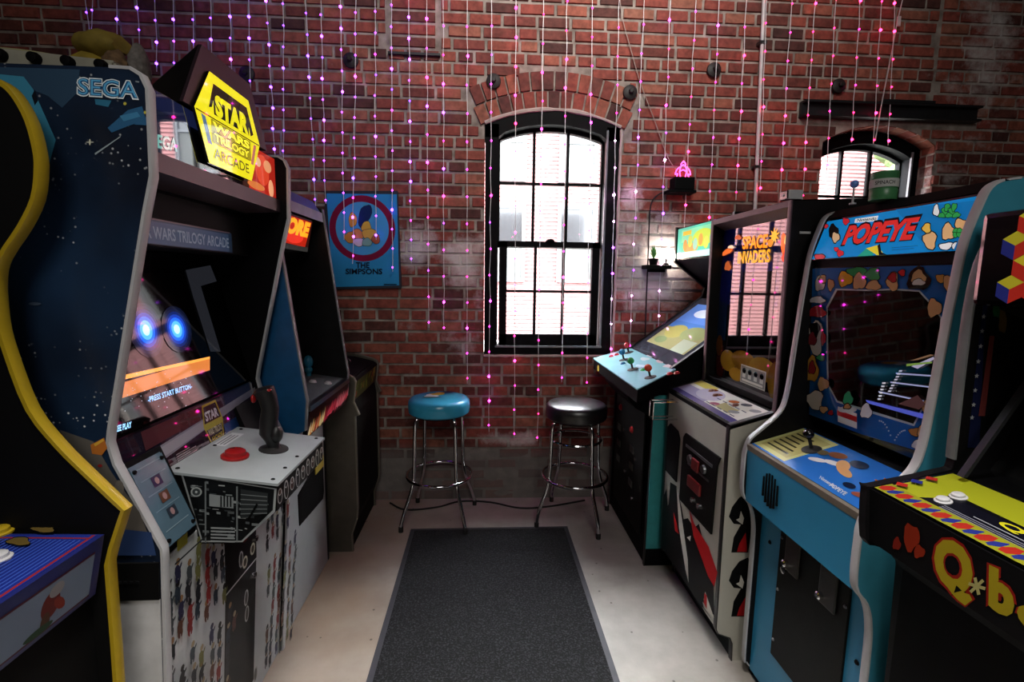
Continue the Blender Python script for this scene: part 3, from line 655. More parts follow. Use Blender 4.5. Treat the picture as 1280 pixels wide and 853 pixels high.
# bezel glass with monitor opening and printed border
b = MB(); b.prism([(1.1365, 1.557), (1.1735, 1.03), (1.1785, 1.031), (1.1415, 1.557)], 1.1015, 1.6185); bz = part('bezel_glass', b, M_BLACKG, C)
dv = Vector((1.136 - 1.173, 0, 1.557 - 1.03)).normalized(); A = Art((1.173, 1.62, 1.03), U, dv)
BLUEP = '1d63ae'; A.clip = (.002, .002, .516, .525)
A.ppoly([(1013, 336), (1201, 331), (1155, 566), (1077, 543), (1011, 518)], BLUEP)
A.ppoly([(1045, 361), (1085, 362), (1120, 361), (1150, 363), (1171, 386), (1178, 398), (1175, 440), (1172, 480), (1160, 500), (1143, 533), (1110, 523), (1076, 513), (1046, 503), (1034, 480), (1033, 384)], 'c7d6da')
A.ppoly([(1047, 363), (1085, 364), (1120, 363), (1149, 365), (1169, 387), (1176, 398), (1173, 440), (1170, 480), (1158, 500), (1142, 530), (1110, 520), (1077, 510), (1047, 501), (1036, 480), (1035, 385)], '050506')
sk = 'd4a774'
for z in ((1025, 355, 6, 9, 'd8d3c8'), (1029, 349, 4, 5, sk), (1039, 356, 4, 7, sk), (1057, 349, 9, 9, 'e0a423'), (1072, 340, 12, 6, '2f9b58'), (1092, 343, 9, 8, '2f9b58'), (1075, 352, 8, 10, sk), (1093, 357, 9, 6, sk), (1117, 352, 7, 12, sk), (1117, 347, 5, 6, 'b22a2e'), (1129, 341, 4, 4, 'c22a2e'), (1150, 349, 14, 14, '14100f'), (1150, 347, 9, 9, sk), (1150, 353, 8, 4, 'd9d8d4'), (1178, 348, 6, 5, 'cf9a4e'), (1190, 354, 9, 10, sk), (1170, 385, 9, 11, sk), (1180, 430, 5, 12, 'b9c2ca'), (1178, 446, 5, 4, '9b2034'), (1170, 488, 7, 12, '3a8f55'), (1160, 508, 6, 8, sk), (1147, 540, 8, 5, 'c98a4a'), (1156, 539, 6, 8, sk), (1149, 556, 6, 6, 'd5d8dc'), (1158, 560, 5, 7, 'd5d8dc'), (1024, 375, 10, 4, 'd8dde0'), (1024, 390, 11, 7, 'b12030'), (1022, 422, 9, 22, 'cfcac0'), (1021, 412, 6, 9, '1b1413'), (1018, 424, 5, 8, '7c2430'), (1032, 423, 3, 8, 'b52433'), (1029, 447, 5, 4, '2c9a5c'), (1018, 462, 8, 16, 'c79237'), (1018, 460, 4, 8, 'a52a2c'), (1032, 480, 7, 8, sk), (1022, 500, 10, 12, 'c9c6bd'), (1033, 512, 5, 4, sk), (1042, 516, 3, 3, 'b52433')):
    A.pblob(*z, e=.8, seed=z[0])
A.ppoly([(1051, 508), (1075, 517), (1075, 536), (1051, 527)], 'd8d8d6'); A.ppoly([(1050, 512), (1075, 521), (1075, 528), (1050, 519)], 'b9282e'); A.pell(1063, 512, 12, 4, 'cfd2d2'); A.pblob(1064, 498, 6, 8, '33a06a', e=1); A.pblob(1063, 508, 4, 3, 'c08a5a')
A.pblob(1087, 514, 7, 9, 'e0e4e8', e=.8)
for i in range(7): A.pell(1104 + i * 2.4, 526 + i * i * .5, 1, 1, 'bcd0e0'); A.pell(1136 - i * 2, 538 + i * i * .33, 1, 1, 'bcd0e0')
A.build('bezel_print', bz, M_GPRINT)
A = Art((1.173, 1.62, 1.03), U, dv, base=.0045)
sc = [(1096, 497), (1098, 503), (1156, 521), (1157, 514)]
A.ppoly([(1084, 500), (1158, 518), (1157, 524), (1086, 504)], '5560c8')
for (xa, ya, xb, yb) in ((1100, 489, 1157, 501), (1115, 477, 1164, 483), (1122, 466, 1166, 469)): A.ppoly([(xa, ya), (xb, yb), (xb, yb + 1.8), (xa, ya + 1.8)], 'aab0dc')
for k in range(6): A.ppoly([(1099 + k * 1.2, 500 - k * 4), (1103 + k * 1.2, 500 - k * 4), (1103 + k * 1.2, 498 - k * 4), (1099 + k * 1.2, 498 - k * 4)], 'd8d8e4')
for k in range(8): A.ppoly([(1112 + k * 2, 490 - k * 3.6), (1116 + k * 2, 490 - k * 3.6), (1117 + k * 2, 488 - k * 3.6), (1113 + k * 2, 488 - k * 3.6)], 'c8c8da')
A.ppoly([(1142, 458), (1170, 446), (1171, 449), (1150, 461)], 'bcb8d4'); A.ppoly([(1136, 455), (1168, 452), (1168, 454), (1136, 458)], '7fa04a'); A.ppoly([(1140, 451), (1166, 443), (1171, 444), (1150, 450)], '8a6a50')
A.ppoly([(1126, 505), (1150, 494), (1160, 505), (1152, 512)], '4a3030')
A.build('screen_picture', bz, printmat('lit_screen_dim', .1, .5))
# control panel shelf and upper front
b = MB(); b.prism([(.963, .925), (1.165, .985), (1.27, 1.0), (1.27, .9), (.972, .72), (.965, .72), (.958, .915)], 1.101, 1.619); part('control_box', b, M_BLACK, C)
b = MB(); b.prism([(.955, .905), (.9615, .712), (.9715, .712), (.965, .905)], 1.1, 1.62); fp = part('front_panel', b, BLUEF, C)
b = MB(); b.prism([(.951, .925), (.954, .904), (.966, .904), (.966, .926)], 1.1, 1.62); part('metal_strip', b, mat('aged_metal_strip', '8f8577', .4, .3), C)
for k in range(6):
    yk = 1.51 - k * .0155; hh = .058 * math.sqrt(max(.05, 1 - ((k - 2.5) / 3.1) ** 2)); b = MB(); b.prism([(.953, .815 - hh), (.953, .815 + hh), (.97, .815 + hh), (.97, .815 - hh)], yk - .0024, yk + .0024); part('speaker_slot', b, M_INNER, fp)
dp = Vector((1.165 - .963, 0, .985 - .925)).normalized(); nrm = Vector((-dp.z, 0, dp.x))
A = Art((.963, 1.62, .9258), U, dp)
A.rect(.004, .004, .516, .205, '2a6cc0')
A.rect(.004, .012, .18, .2, 'cfcf8a'); A.rect(.02, .03, .165, .185, 'b8b070')
for k in range(6): A.rect(.03, .045 + k * .022, .03 + random.uniform(.06, .12), .053 + k * .022, '3a3a2a')
A.ptext('Nintendo', (1024, 599), (1043, 611), (1026, 595.5), 'c8ccd4', .02); A.ptext('POPEYE', (1036, 608), (1056, 621), (1040, 604.5), 'c8ccd4', .03, .2)
A.star(.45, .13, .045, 'e07a28', 11, .6); A.star(.45, .13, .028, 'cf3328', 9, .6)
for (u, v, a, b_, c, r) in ((.23, .09, .03, .012, 'dcdde0', .4), (.27, .11, .03, .012, 'dcdde0', .2), (.3, .12, .035, .018, 'd3a06c', -.6), (.33, .1, .04, .014, 'd3a06c', -.3), (.24, .15, .03, .018, '8a5a40', .2), (.32, .155, .03, .02, '15203a', 0), (.4, .06, .02, .012, '15203a', 0), (.46, .05, .03, .012, '8a4a38', .3), (.2, .13, .02, .015, '6a6048', 0)): A.ell(u, v, a, b_, c, 14, r)
A.build('panel_print', C, printmat('panel_laminate', .2))
joystick(C, Vector((.963, 1.62 - .16, .9265)) + dp * .12, nrm, .055, .017, M_BLACKG)
# lower front with coin door
b = MB(); b.box(1.03, 1.26, 1.101, 1.619, .03, .75); part('lower_front', b, BLUEF, C)
b = MB(); b.box(1.022, 1.0295, 1.18, 1.495, .2, .72, .002); cd = part('coin_door', b, mat('black_coin_door', '100f0e', .55, var=.2, spec=.12), C)
for yk in (1.42, 1.255):
    b = MB(); b.box(1.014, 1.0215, yk - .035, yk + .035, .55, .74, .004); pl_ = part('coin_plate', b, mat('dull_coin_plate', '4a4844', .35, .7), cd)
    b = MB(); b.lathe([(.012, 0), (.012, .012), (.008, .016), (0, .016)], (1.014, yk + .02, .575), 12, (-1, 0, 0)); part('coin_button', b, M_CHROME, pl_, True)
b = MB(); b.lathe([(.012, 0), (.012, .01), (0, .012)], (1.022, 1.455, .54), 12, (-1, 0, 0)); part('lock', b, M_CHROME, cd, True)
for (yk, zk) in ((1.485, .64), (1.485, .45), (1.485, .26), (1.19, .26), (1.19, .6)):
    b = MB(); b.lathe([(.006, 0), (.004, .004), (0, .004)], (1.022, yk, zk), 8, (-1, 0, 0)); part('bolt', b, M_STEEL, cd, True)
for (yk, zk) in ((1.56, .58), (1.14, .47)):
    b = MB(); b.lathe([(.008, 0), (.006, .004), (0, .005)], (1.0298, yk, zk), 8, (-1, 0, 0)); part('bolt', b, M_BLACK, C, True)
# green can and small ball on its top, camera box on the next cabinet
cn = thing('food_can', 'green can with a white paper band standing on the blue-marquee cabinet', 'can', (1.195, 1.42, 1.753))
CN = (1.195, 1.42, 1.753)
b = MB(); b.lathe([(0, 0), (.034, 0), (.0355, .003), (.0355, .03), (.034, .032), (.0355, .034), (.0355, .06), (.034, .062), (.0355, .064), (.0355, .079), (.036, .081), (.034, .081), (.033, .078), (0, .078)], CN, 28); part('can_body', b, mat('green_can', '3f7a4e', .35, var=.1), cn, True)
b = MB(); b.lathe([(.0358, .0355), (.0362, .036), (.0362, .059), (.0358, .0595)], CN, 28); lb_ = part('paper_band', b, mat('white_paper', 'b9bbb8', .7), cn, True)
V, Fc = text2d('SPINACH', .015); vv = []; ca = math.atan2(-1.42, -1.195); tb = MB()
for a, bb in V:
    th = ca - .62 + 1.4 * a; vv.append(tb.bm.verts.new((CN[0] + .0365 * math.cos(th), CN[1] + .0365 * math.sin(th), CN[2] + .0425 + .011 * bb)))
for f in Fc: tb.bm.faces.new([vv[i] for i in f])
part('lettering', tb, mat('black_ink', '101216', .6), lb_)
b = MB(); b.lathe([(0, 0), (.01, .0), (.01, .004), (.003, .006), (.003, .055)], (1.165, 1.5, 1.7535), 12); bl_ = thing('small_ornament', 'blue and white ball ornament on a short stem left of the green can', 'ornament', (1.165, 1.5, 1.7535)); part('stem', b, M_WHITEPL, bl_, True)
b = MB(); b.ball((1.165, 1.5, 1.816), .0125, 2); part('ball', b, mat('blue_white_ball', '5f86cf', .4, var=.6, scale=70), bl_, True)
# ---------------------------------------------------------------- 2. black and white cabinet with art of pale figures
C = thing('arcade_cabinet', 'black arcade cabinet with white coin front painted in black and red figures', 'arcade machine', (1.45, 1.99, 0))
WHITE = mat('aged_white_paint', 'b7b4a8', .45, var=.08, scale=6)
SIF = [(1.09, 1.795), (1.095, 1.03), (1.09, 1.02), (.923, .972), (.921, .96), (.925, .14), (.935, .12), (.985, .1), (.995, .075), (.998, 0)]
poly = [(1.85, 1.83), (1.2, 1.82)] + SIF + [(1.85, 0)]
low = [(1.85, 1.02)] + SIF[2:] + [(1.85, 0)]; up = [(1.85, 1.83), (1.2, 1.82), SIF[0], SIF[1], SIF[2], (1.85, 1.02)]
for (ya, yb) in ((1.69, 1.71), (2.28, 2.3)):
    b = MB(); b.prism(low, ya, yb); sp_ = part('side_panel', b, WHITE, C)
    b = MB(); b.prism([(1.85, 1.83), (1.09, 1.795), (1.095, 1.03), (1.093, 1.0205), (1.85, 1.0205)], ya, yb); part('upper_side_panel', b, mat('black_side', '0e0d0f', .5, var=.3, spec=.2), C)
    molding(C, [(1.85, 1.83), (1.09, 1.795), (1.095, 1.03), (1.09, 1.02)], ya, yb, mat('dark_mauve_trim', '4a3d42', .4), -1, .003)
    molding(C, SIF[2:], ya, yb, mat('black_trim', '1a1918', .4), -1, .003)
b = MB(); b.prism([(1.155, 1.765), (1.11, 1.79), (1.85, 1.82), (1.85, .12), (1.2, .12), (.93, .145), (.93, .965), (1.16, 1.0)], 1.711, 2.279); part('inner_body', b, M_INNER, C)
b = MB(); b.prism([(1.088, 1.797), (1.1, 1.8), (1.85, 1.832), (1.85, 1.822), (1.1, 1.775), (1.09, 1.775)], 1.711, 2.279); part('top_panel', b, mat('dark_mauve_board', '54454a', .45), C)
b = MB(); b.prism([(1.095, 1.774), (1.15, 1.745), (1.153, 1.752), (1.11, 1.778)], 1.711, 2.279); part('soffit', b, mat('dark_mauve_board', '54454a', .45), C)
b = MB(); b.box(1.1455, 1.1495, 1.711, 2.279, 1.05, 1.748); gl = part('bezel_glass', b, mat('bezel_black', '07070a', .03, coat=1, spec=1.0), C)
U = (0, -1, 0); A = Art((1.1455, 2.28, 1.05), U, (0, 0, 1))
A.rect(.0, .35, .568, .695, '131a7c'); A.rect(.0, .18, .08, .36, '12365c'); A.rect(.13, .1, .44, .5, '060608'); A.rect(.47, .1, .568, .5, '08080e')
A.ell(.12, .46, .08, .1, '0d1a5c'); A.rect(.0, .0, .568, .16, '0c0a0c')
for (u, v, a, b_, c) in ((.05, .07, .04, .09, '5c1714'), (.12, .09, .07, .05, '8a6a1c'), (.25, .11, .1, .045, '7d5c18'), (.4, .1, .1, .05, '8a6a1e'), (.5, .07, .06, .08, '6a4c14'), (.03, .15, .03, .05, '7a4a16'), (.2, .04, .06, .03, 'a37a2a')): A.ell(u, v, a, b_, c)
A.rect(.24, .015, .43, .095, 'c7c6bd'); A.rect(.245, .02, .425, .09, '8d8f8c')
for k in range(4): A.ell(.268 + k * .045, .07, .014, .012, '16181c'); A.rect(.256 + k * .045, .04, .28 + k * .045, .058, 'd8d8d0')
A.rect(.255, .025, .415, .034, 'e6e4da')
A.build('bezel_print', gl, printmat('bezel_ink', .03, coat=1.0))
A = Art((1.1455, 2.28, 1.05), U, (0, 0, 1), base=.004)
A.ptext('SPACE', (929, 312), (961, 310), (929, 296), 'ff8a1e', .03, .1); A.ptext('INVADERS', (923, 330), (964, 328), (923, 315), 'e39a24', .03, .1)
u, v = A.uv(969, 295); A.star(u, v, .035, 'f0a42c', 9, .45); A.pell(964, 304, 3, 5, 'c87a1e')
A.pblob(983, 306, 6, 14, 'f0622a', e=0, seed=2); A.pblob(986, 300, 4, 8, 'ffd27a', e=0); A.pblob(984, 322, 5, 10, 'd83a1e', e=0, seed=5)
A.pblob(910, 315, 7, 3, 'd8632a', e=0, rot=-.5); A.pblob(915, 309, 4, 2, 'e8c0a0', e=0); A.pblob(924, 297, 4, 3, 'a8481e', e=0)
A.pblob(911, 333, 4, 6, '9a4a24', e=0)
A.build('backlit_title', gl, printmat('backlit_title', .1, 1.3))
b = MB(); b.box(1.105, 1.15, 1.711, 2.279, 1.022, 1.05, .003); part('lower_bezel_rail', b, M_BLACK, C)
dp = Vector((1.09 - .923, 0, 1.02 - .972)).normalized(); nrm = Vector((-dp.z, 0, dp.x))
b = MB(); b.prism([(.92, .973), (1.092, 1.0225), (1.095, 1.008), (.921, .955)], 1.69, 2.3); cp = part('control_panel', b, M_BLACK, C)
A = Art((.923, 2.295, .9735), U, dp)
A.rect(.01, .012, .595, .165, 'd8d6d0'); A.rect(.01, .012, .595, .04, '4a4478'); A.rect(.01, .04, .3, .1, '9a94b4'); A.rect(.02, .12, .2, .163, 'd2c76a'); A.rect(.38, .05, .5, .1, 'a8a078'); A.ell(.24, .1, .1, .05, 'b4aec4'); A.ell(.45, .12, .09, .03, 'c6c4bc')
for (u, v, c) in ((.2, .135, '7a3a20'), (.27, .12, '7a4424'), (.4, .125, 'a85c34'), (.36, .06, '9a5a70'), (.5, .07, '8a8c90'), (.55, .13, '8a8c90'), (.47, .14, '50525a')): A.ell(u, v, .028, .013, c, 14, .3)
for k in range(10): A.rect(.31 + (k % 5) * .05, .045 + (k // 5) * .05, .345 + (k % 5) * .05, .05 + (k // 5) * .05, '55556a')
A.build('panel_print', cp, printmat('panel_laminate', .2))
for (u, v) in ((.2, .125), (.27, .11), (.44, .11)):
    button(cp, Vector((.923, 2.295 - u, .974)) + dp * v, nrm, .011, mat('brown_button', '6a3826', .3))
# white coin front
b = MB(); b.prism([(.9205, .955), (.9245, .142), (.94, .142), (.94, .955)], 1.7105, 2.2795); wf = part('coin_front', b, WHITE, C)
A = Art((.9225, 2.28, .145), U, Vector((-.004, 0, .813)))
A.poly([(.0, .27), (.035, .33), (.06, .25), (.09, .3), (.12, .22), (.2, .27), (.23, .24), (.33, .12), (.42, .02), (.5, 0), (.569, 0), (0, 0)], '0d0d0e')
A.ppoly([(838, 603), (846, 608), (852, 634), (862, 690), (866, 700), (880, 760), (894, 780), (870, 748), (842, 700), (833, 676), (838, 660), (836, 630)], '0d0d0e')
A.ppoly([(853, 650), (860, 648), (868, 660), (874, 655), (882, 690), (892, 720), (893, 770), (872, 745), (856, 700)], '0d0d0e')
A.ppoly([(861, 634), (868, 655), (876, 668), (886, 684), (897, 716), (893, 734), (885, 720), (878, 700), (867, 670)], 'b21a1e')
A.ppoly([(842, 640), (846, 654), (849, 668), (844, 664)], 'b21a1e'); A.ppoly([(846, 608), (849, 622), (860, 700), (861, 729), (857, 712), (849, 660)], 'd5d0c6')
A.ppoly([(859, 672), (864, 670), (863, 677)], 'e6e2d8'); A.ppoly([(882, 740), (886, 752), (893, 773), (884, 764), (880, 750)], 'd5d0c6')
A.ppoly([(881, 741), (884, 745), (884, 762), (880, 754)], 'b21a1e')
A.build('front_print', wf, printmat('painted_art', .45))
b = MB(); b.prism([(1.73, .83), (1.75, .79), (1.76, .5), (2.07, .5), (2.075, .52), (2.07, .8), (2.05, .825)], .912, .9195, 'x'); cd = part('coin_door', b, mat('black_coin_door', '191817'), C)
b = MB(); b.box(.908, .9115, 1.78, 2.03, .77, .782); b.box(.908, .9115, 1.8, 2.0, .7, .708); part('trim_bar', b, M_STEEL, cd)
for (yk, zk) in ((1.98, .73), (1.85, .735)):
    b = MB(); b.lathe([(.02, 0), (.018, .01), (0, .012)], (.912, yk, zk), 12, (-1, 0, 0)); part('coin_slot', b, M_STEEL, cd, True)
b = MB(); b.box(.9, .9115, 1.89, 1.95, .7, .75, .004); b.box(.9, .9115, 1.86, 1.98, .61, .66, .004); part('coin_reject', b, mat('dark_red_plastic', '7a1c1e', .3), cd)
for yk in (1.86, 1.92):
    b = MB(); b.lathe([(.014, 0), (.012, .014), (0, .016)], (.912, yk, .57), 12, (-1, 0, 0)); part('lock', b, M_CHROME, cd, True)
b = MB(); b.prism([(2.115, .775), (2.125, .56), (2.26, .565), (2.26, .79), (2.23, .815), (2.14, .805)], .914, .9198, 'x'); part('speaker_grille', b, M_INNER, C)
b = MB(); b.prism([(.95, .142), (1.0, .1), (1.002, .0), (1.3, 0), (1.3, .142)], 1.711, 2.279); part('kick_plate', b, M_BLACK, C)
for (yo, s_) in ((0, 0), (80, 0)):
    A = Art((1.2, 1.69, .5), (1, 0, 0), (0, 0, 1))
    A.ppoly([(935, 617 + yo), (924, 622 + yo), (915, 634 + yo), (911, 646 + yo), (917, 655 + yo), (926, 656 + yo), (917, 672 + yo), (914, 691 + yo), (935, 691 + yo), (940, 660 + yo), (940, 630 + yo)], '0d0d0e')
    A.ppoly([(926, 639 + yo), (930, 648 + yo), (928, 656 + yo), (920, 650 + yo), (924, 648 + yo)], 'c6c2b8'); A.ppoly([(932, 666 + yo), (924, 680 + yo), (921, 690 + yo), (934, 690 + yo)], 'a31a1e')
    A.build('side_print', C, printmat('painted_art', .45))
p = at(1006, 291, Vector((1, 1.689, 1)), Vector((0, 1, 0))); b = MB(); b.box(p.x - .02, p.x + .02, 1.686, 1.6895, p.z - .004, p.z + .004); part('white_label', b, M_WHITEPL, C)
b = MB(); ybr = 2.165
pts = [(.9195, ybr, .937), (.802, ybr, .937), (.802, ybr, .855), (.9195, ybr, .855)]
b.tube(pts, .004, 6); b.tube([(x, ybr + .05, z) for x, y, z in pts], .004, 6); b.tube([pts[1], (pts[1][0], ybr + .05, pts[1][2])], .004, 6); b.tube([pts[2], (pts[2][0], ybr + .05, pts[2][2])], .004, 6); part('wire_holder', b, M_CHROME, C, True)
cb = thing('small_camera', 'small black and white camera box on top of the black cabinet', 'camera', (1.13, 1.74, 1.806))
b = MB(); b.box(1.1, 1.155, 1.73, 1.78, 1.806, 1.84, .004); part('body', b, M_WHITEPL, cb)
b = MB(); b.box(1.095, 1.0995, 1.732, 1.778, 1.808, 1.838, .002); fa = part('front_face', b, M_BLACKG, cb); b = MB(); b.lathe([(.006, 0), (.005, .003), (0, .002)], (1.095, 1.755, 1.823), 10, (-1, 0, 0)); part('lens', b, M_STEEL, fa, True)
# ---------------------------------------------------------------- 3. cabinet with pale blue four-player control deck by the window
C = thing('arcade_cabinet', 'arcade cabinet with a wide pale blue four-joystick deck beside the window', 'arcade machine', (1.25, 2.66, 0))
y0, y1 = 2.34, 3.07
fr = [(1.222, 1.848), (1.222, 1.63), (1.43, 1.47), (1.415, 1.41), (.95, 1.068), (.875, .95), (.86, .0)]
poly = [(1.7, 1.86)] + fr + [(1.7, 0)]
for (ya, yb) in ((y0, y0 + .02), (y1 - .02, y1)):
    b = MB(); b.prism(poly, ya, yb); part('side_panel', b, M_BLACK, C)
    molding(C, fr, ya, yb, mat('black_trim', '1a1918'), -1, .003)
b = MB(); b.prism([(.862, .1), (.945, .1), (.945, .93), (.868, .93)], y0 - .006, y0 - .0005); part('teal_side', b, mat('teal_side', '2f8a8c', .45), C)
b = MB(); b.prism([(1.24, 1.84), (1.7, 1.85), (1.7, .0), (.866, .0), (.882, .95), (.965, 1.06), (1.44, 1.405), (1.45, 1.475), (1.24, 1.635)], y0 + .021, y1 - .021); part('inner_body', b, M_INNER, C)
b = MB(); b.box(1.228, 1.239, y0 + .021, y1 - .021, 1.64, 1.838); mq = part('marquee', b, M_BLACKG, C)
A = Art((1.228, y1 - .03, 1.645), U, (0, 0, 1)); A.rect(.0, .005, .69, .188, '58b89a'); A.rect(.06, .1, .5, .175, '7fc79a'); A.ell(.35, .11, .13, .05, 'b9c94a'); A.ell(.2, .06, .1, .03, 'c4a05a'); A.rect(.0, .005, .69, .04, 'bfe6da'); A.rect(.08, .14, .2, .165, 'd2b23a')
for k in range(6): A.ell(.12 + k * .07, .08 + .02 * (k % 2), .03, .035, ('d09a4a', 'c9cf5a', '9fc2a8')[k % 3])
A.build('marquee_print', mq, printmat('backlit_green', .15, .9))
# tilted monitor behind glass
dm = Vector((1.41 - .96, 0, 1.4 - 1.066)).normalized(); nm = Vector((-dm.z, 0, dm.x))
b = MB(); b.prism([(.957, 1.066), (1.41, 1.402), (1.416, 1.395), (.963, 1.059)], y0 + .021, y1 - .021); mo = part('monitor_glass', b, M_BLACKG, C)
A = Art(Vector((.957, y1 - .021, 1.066)), U, dm); A.rect(.0, .0, .708, .56, '30333c'); A.rect(.07, .1, .64, .5, '4a78c0'); A.rect(.07, .1, .64, .27, '9a966a'); A.ell(.25, .24, .13, .06, 'a9a25c'); A.ell(.47, .25, .14, .06, '909a68'); A.rect(.07, .33, .64, .5, '5a86d0'); A.ell(.3, .42, .12, .04, 'd0dcf0'); A.rect(.45, .1, .62, .2, 'b0baa4'); A.ell(.2, .15, .08, .03, '7a8a60')
A.build('screen_picture', mo, printmat('lit_screen_blue', .1, .45))
# deck
zt = lambda x: 1.0 + .07 * (x - .72) / .24
dk = [(.718, 3.078), (.722, 2.172), (.96, 2.312), (.96, 2.335), (.96, 3.078)]
b = MB(); n = len(dk); A_ = [b.bm.verts.new((x, y, zt(x))) for x, y in dk]; B_ = [b.bm.verts.new((x, y, zt(x) - .006)) for x, y in dk]; b.bm.faces.new(A_); b.bm.faces.new(B_[::-1])
for i in range(n): b.bm.faces.new((A_[i], B_[i], B_[(i + 1) % n], A_[(i + 1) % n]))
deck = part('control_deck', b, mat('pale_blue_deck', '8fc8d2', .22, var=.06, scale=9), C)
b = MB(); dk2 = [(.724, 3.073), (.728, 2.185), (.93, 2.318), (.93, 3.073)]; A_ = [b.bm.verts.new((x, y, zt(x) - .007)) for x, y in dk2]; B_ = [b.bm.verts.new((x, y, .93 if x < .8 else .95)) for x, y in dk2]; b.bm.faces.new(A_); b.bm.faces.new(B_[::-1])
for i in range(4): b.bm.faces.new((A_[i], B_[i], B_[(i + 1) % 4], A_[(i + 1) % 4]))
part('deck_skirt', b, M_BLACK, C)
b = MB(); b.prism([(.75, .929), (.93, .929), (.93, .8), (.875, .8), (.80, .84), (.76, .89)], 2.42, 2.9); part('knee_box', b, M_BLACK, C)
b = MB(); b.lathe([(.022, 0), (.02, .006), (0, .006)], (.728, 2.95, .955), 16, (-1, 0, 0)); part('yellow_badge', b, mat('yellow_badge', 'c2a83a', .5), C, True)
dd = Vector((.24, 0, .07)).normalized(); dn = Vector((-dd.z, 0, dd.x)); OD = Vector((.72, 2.6, 1.0008))
A = Art(OD, U, dd); 
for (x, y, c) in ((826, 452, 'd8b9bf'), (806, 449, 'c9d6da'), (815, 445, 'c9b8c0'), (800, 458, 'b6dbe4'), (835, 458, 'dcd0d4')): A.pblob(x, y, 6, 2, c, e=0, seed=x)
A.pell(841, 461, 1.5, 1, '4060a0'); A.build('deck_print', deck, printmat('panel_laminate', .2))
RED, BLU, GRN, ORG = mat('red_plastic', 'c23238', .25), mat('blue_plastic', '1f6a9a', .25), mat('green_plastic', '2f9a50', .25), mat('orange_red_plastic', 'd2452c', .25)
for (x, y, m_) in ((786, 441, RED), (780, 450, BLU), (791, 462, GRN), (813, 472, ORG)): joystick(deck, at(x, y, OD, dn), dn, .05, .0185, m_)
for (x, y, m_) in ((764, 446, RED), (771, 444, RED), (779, 455, BLU), (804, 463, GRN), (837, 468, RED), (846, 467, RED)): button(deck, at(x, y, OD, dn), dn, .012, m_)
cd = MB(); cd.box(.852, .8595, 2.42, 2.95, .12, .82, .004); cd = part('coin_door', cd, mat('black_coin_door', '191817'), C)
for (yk, zk) in ((2.85, .73), (2.62, .66)): button(cd, (.852, yk, zk), (-1, 0, 0), .016, mat('red_glow', 'b02022', .3))
for k in range(6):
    b = MB(); yk, zk = (2.86, 2.6)[k % 2], .6 - .1 * (k // 2) - .05 * (k % 2); b.box(.846, .8515, yk - .035, yk + .035, zk - .02, zk + .02, .003); part('coin_slot', b, mat('dull_coin_plate', '4a4844'), cd)
for (yk, zk) in ((2.75, .62), (2.52, .52), (2.7, .38), (2.55, .28)):
    b = MB(); b.lathe([(.011, 0), (.01, .01), (0, .012)], (.852, yk, zk), 10, (-1, 0, 0)); part('lock', b, M_CHROME, cd, True)
# ---------------------------------------------------------------- 4. right foreground cabinet with cube pattern
C = thing('arcade_cabinet', 'black arcade cabinet at the right edge with yellow control panel and cube sign', 'arcade machine', (1.3, .72, 0))
ya, yb = .42, 1.03
fr = [(1.13, 1.66), (1.126, 1.62), (1.1, 1.55), (1.09, 1.45), (1.09, 1.3), (1.095, 1.1), (1.06, 1.07), (.9, 1.037), (.889, 1.03), (.9, .905), (.94, .885), (1.0, .83), (1.01, 0)]
poly = [(1.75, 1.68)] + smoothline(fr, 3) + [(1.75, 0)]
for (p, q) in ((yb - .02, yb), (ya, ya + .02)):
    b = MB(); b.prism(poly, p, q); sp_ = part('side_panel', b, mat('black_side', '0e0d0f', .5, var=.3, spec=.2), C); molding(C, smoothline(fr[:6], 3), p, q, mat('grey_trim_strip', '77797c', .4), -1, .004)
A = Art((1.2, yb - .02, 1.3), (1, 0, 0), (0, 0, 1))
A.ppoly([(1238, 300), (1244, 305), (1230, 420), (1224, 560), (1209, 560), (1224, 420)], '171c3c')
for (x, y) in ((1237, 322), (1236, 342), (1233, 360), (1231, 378), (1229, 396), (1227, 414), (1225, 433), (1222, 452), (1220, 470), (1218, 488), (1216, 506), (1214, 522)): 
    u, v = A.uv(x, y); A.star(u, v, .006, '9a9ca6', 5, .45)
A.ppoly([(1236, 420), (1242, 420), (1230, 520), (1222, 520)], '6a3030'); A.pblob(1246, 380, 6, 20, '1f5a34', e=0); A.pblob(1252, 400, 5, 18, '5a4a2a', e=0); A.pblob(1258, 372, 5, 8, '8a8c80', e=0)
A.build('star_strip', C, printmat('panel_laminate', .2))
b = MB(); b.prism([(1.12, 1.65), (1.74, 1.67), (1.74, 0), (1.02, 0), (1.02, .84), (1.2, 1.1), (1.3, 1.4), (1.15, 1.45)], ya + .021, yb - .021); part('inner_body', b, M_INNER, C)
b = MB(); b.box(1.06, 1.16, ya + .021, yb - .04, 1.46, 1.655, .012); mq = part('marquee_box', b, M_BLACKG, C)
A = Art((1.0595, .97, 1.46), U, (0, 0, 1)); 
def cube(u, v, s, cols):
    h = s * .577 * .5 * 2 * .5
    A.poly([(u, v + 2 * h), (u + s / 2, v + h), (u, v), (u - s / 2, v + h)], cols[0]); A.poly([(u - s / 2, v + h), (u, v), (u, v - 2 * h), (u - s / 2, v - h)], cols[1]); A.poly([(u + s / 2, v + h), (u, v), (u, v - 2 * h), (u + s / 2, v - h)], cols[2])
for i in range(6):
    for j in range(4):
        if .03 < .04 + i * .05 + (j % 2) * .025: cube(.055 + i * .05 + (j % 2) * .025, .035 + j * .0435, .05, ('b8a92a', 'a3281e', '23286a') if (i + j) % 2 else ('a8a028', '23286a', 'a3281e'))
A.build('cube_sign', mq, printmat('backlit_cubes', .2, .35))
b = MB(); b.box(1.03, 1.045, ya + .03, ya + .05, 1.0, 1.1); 
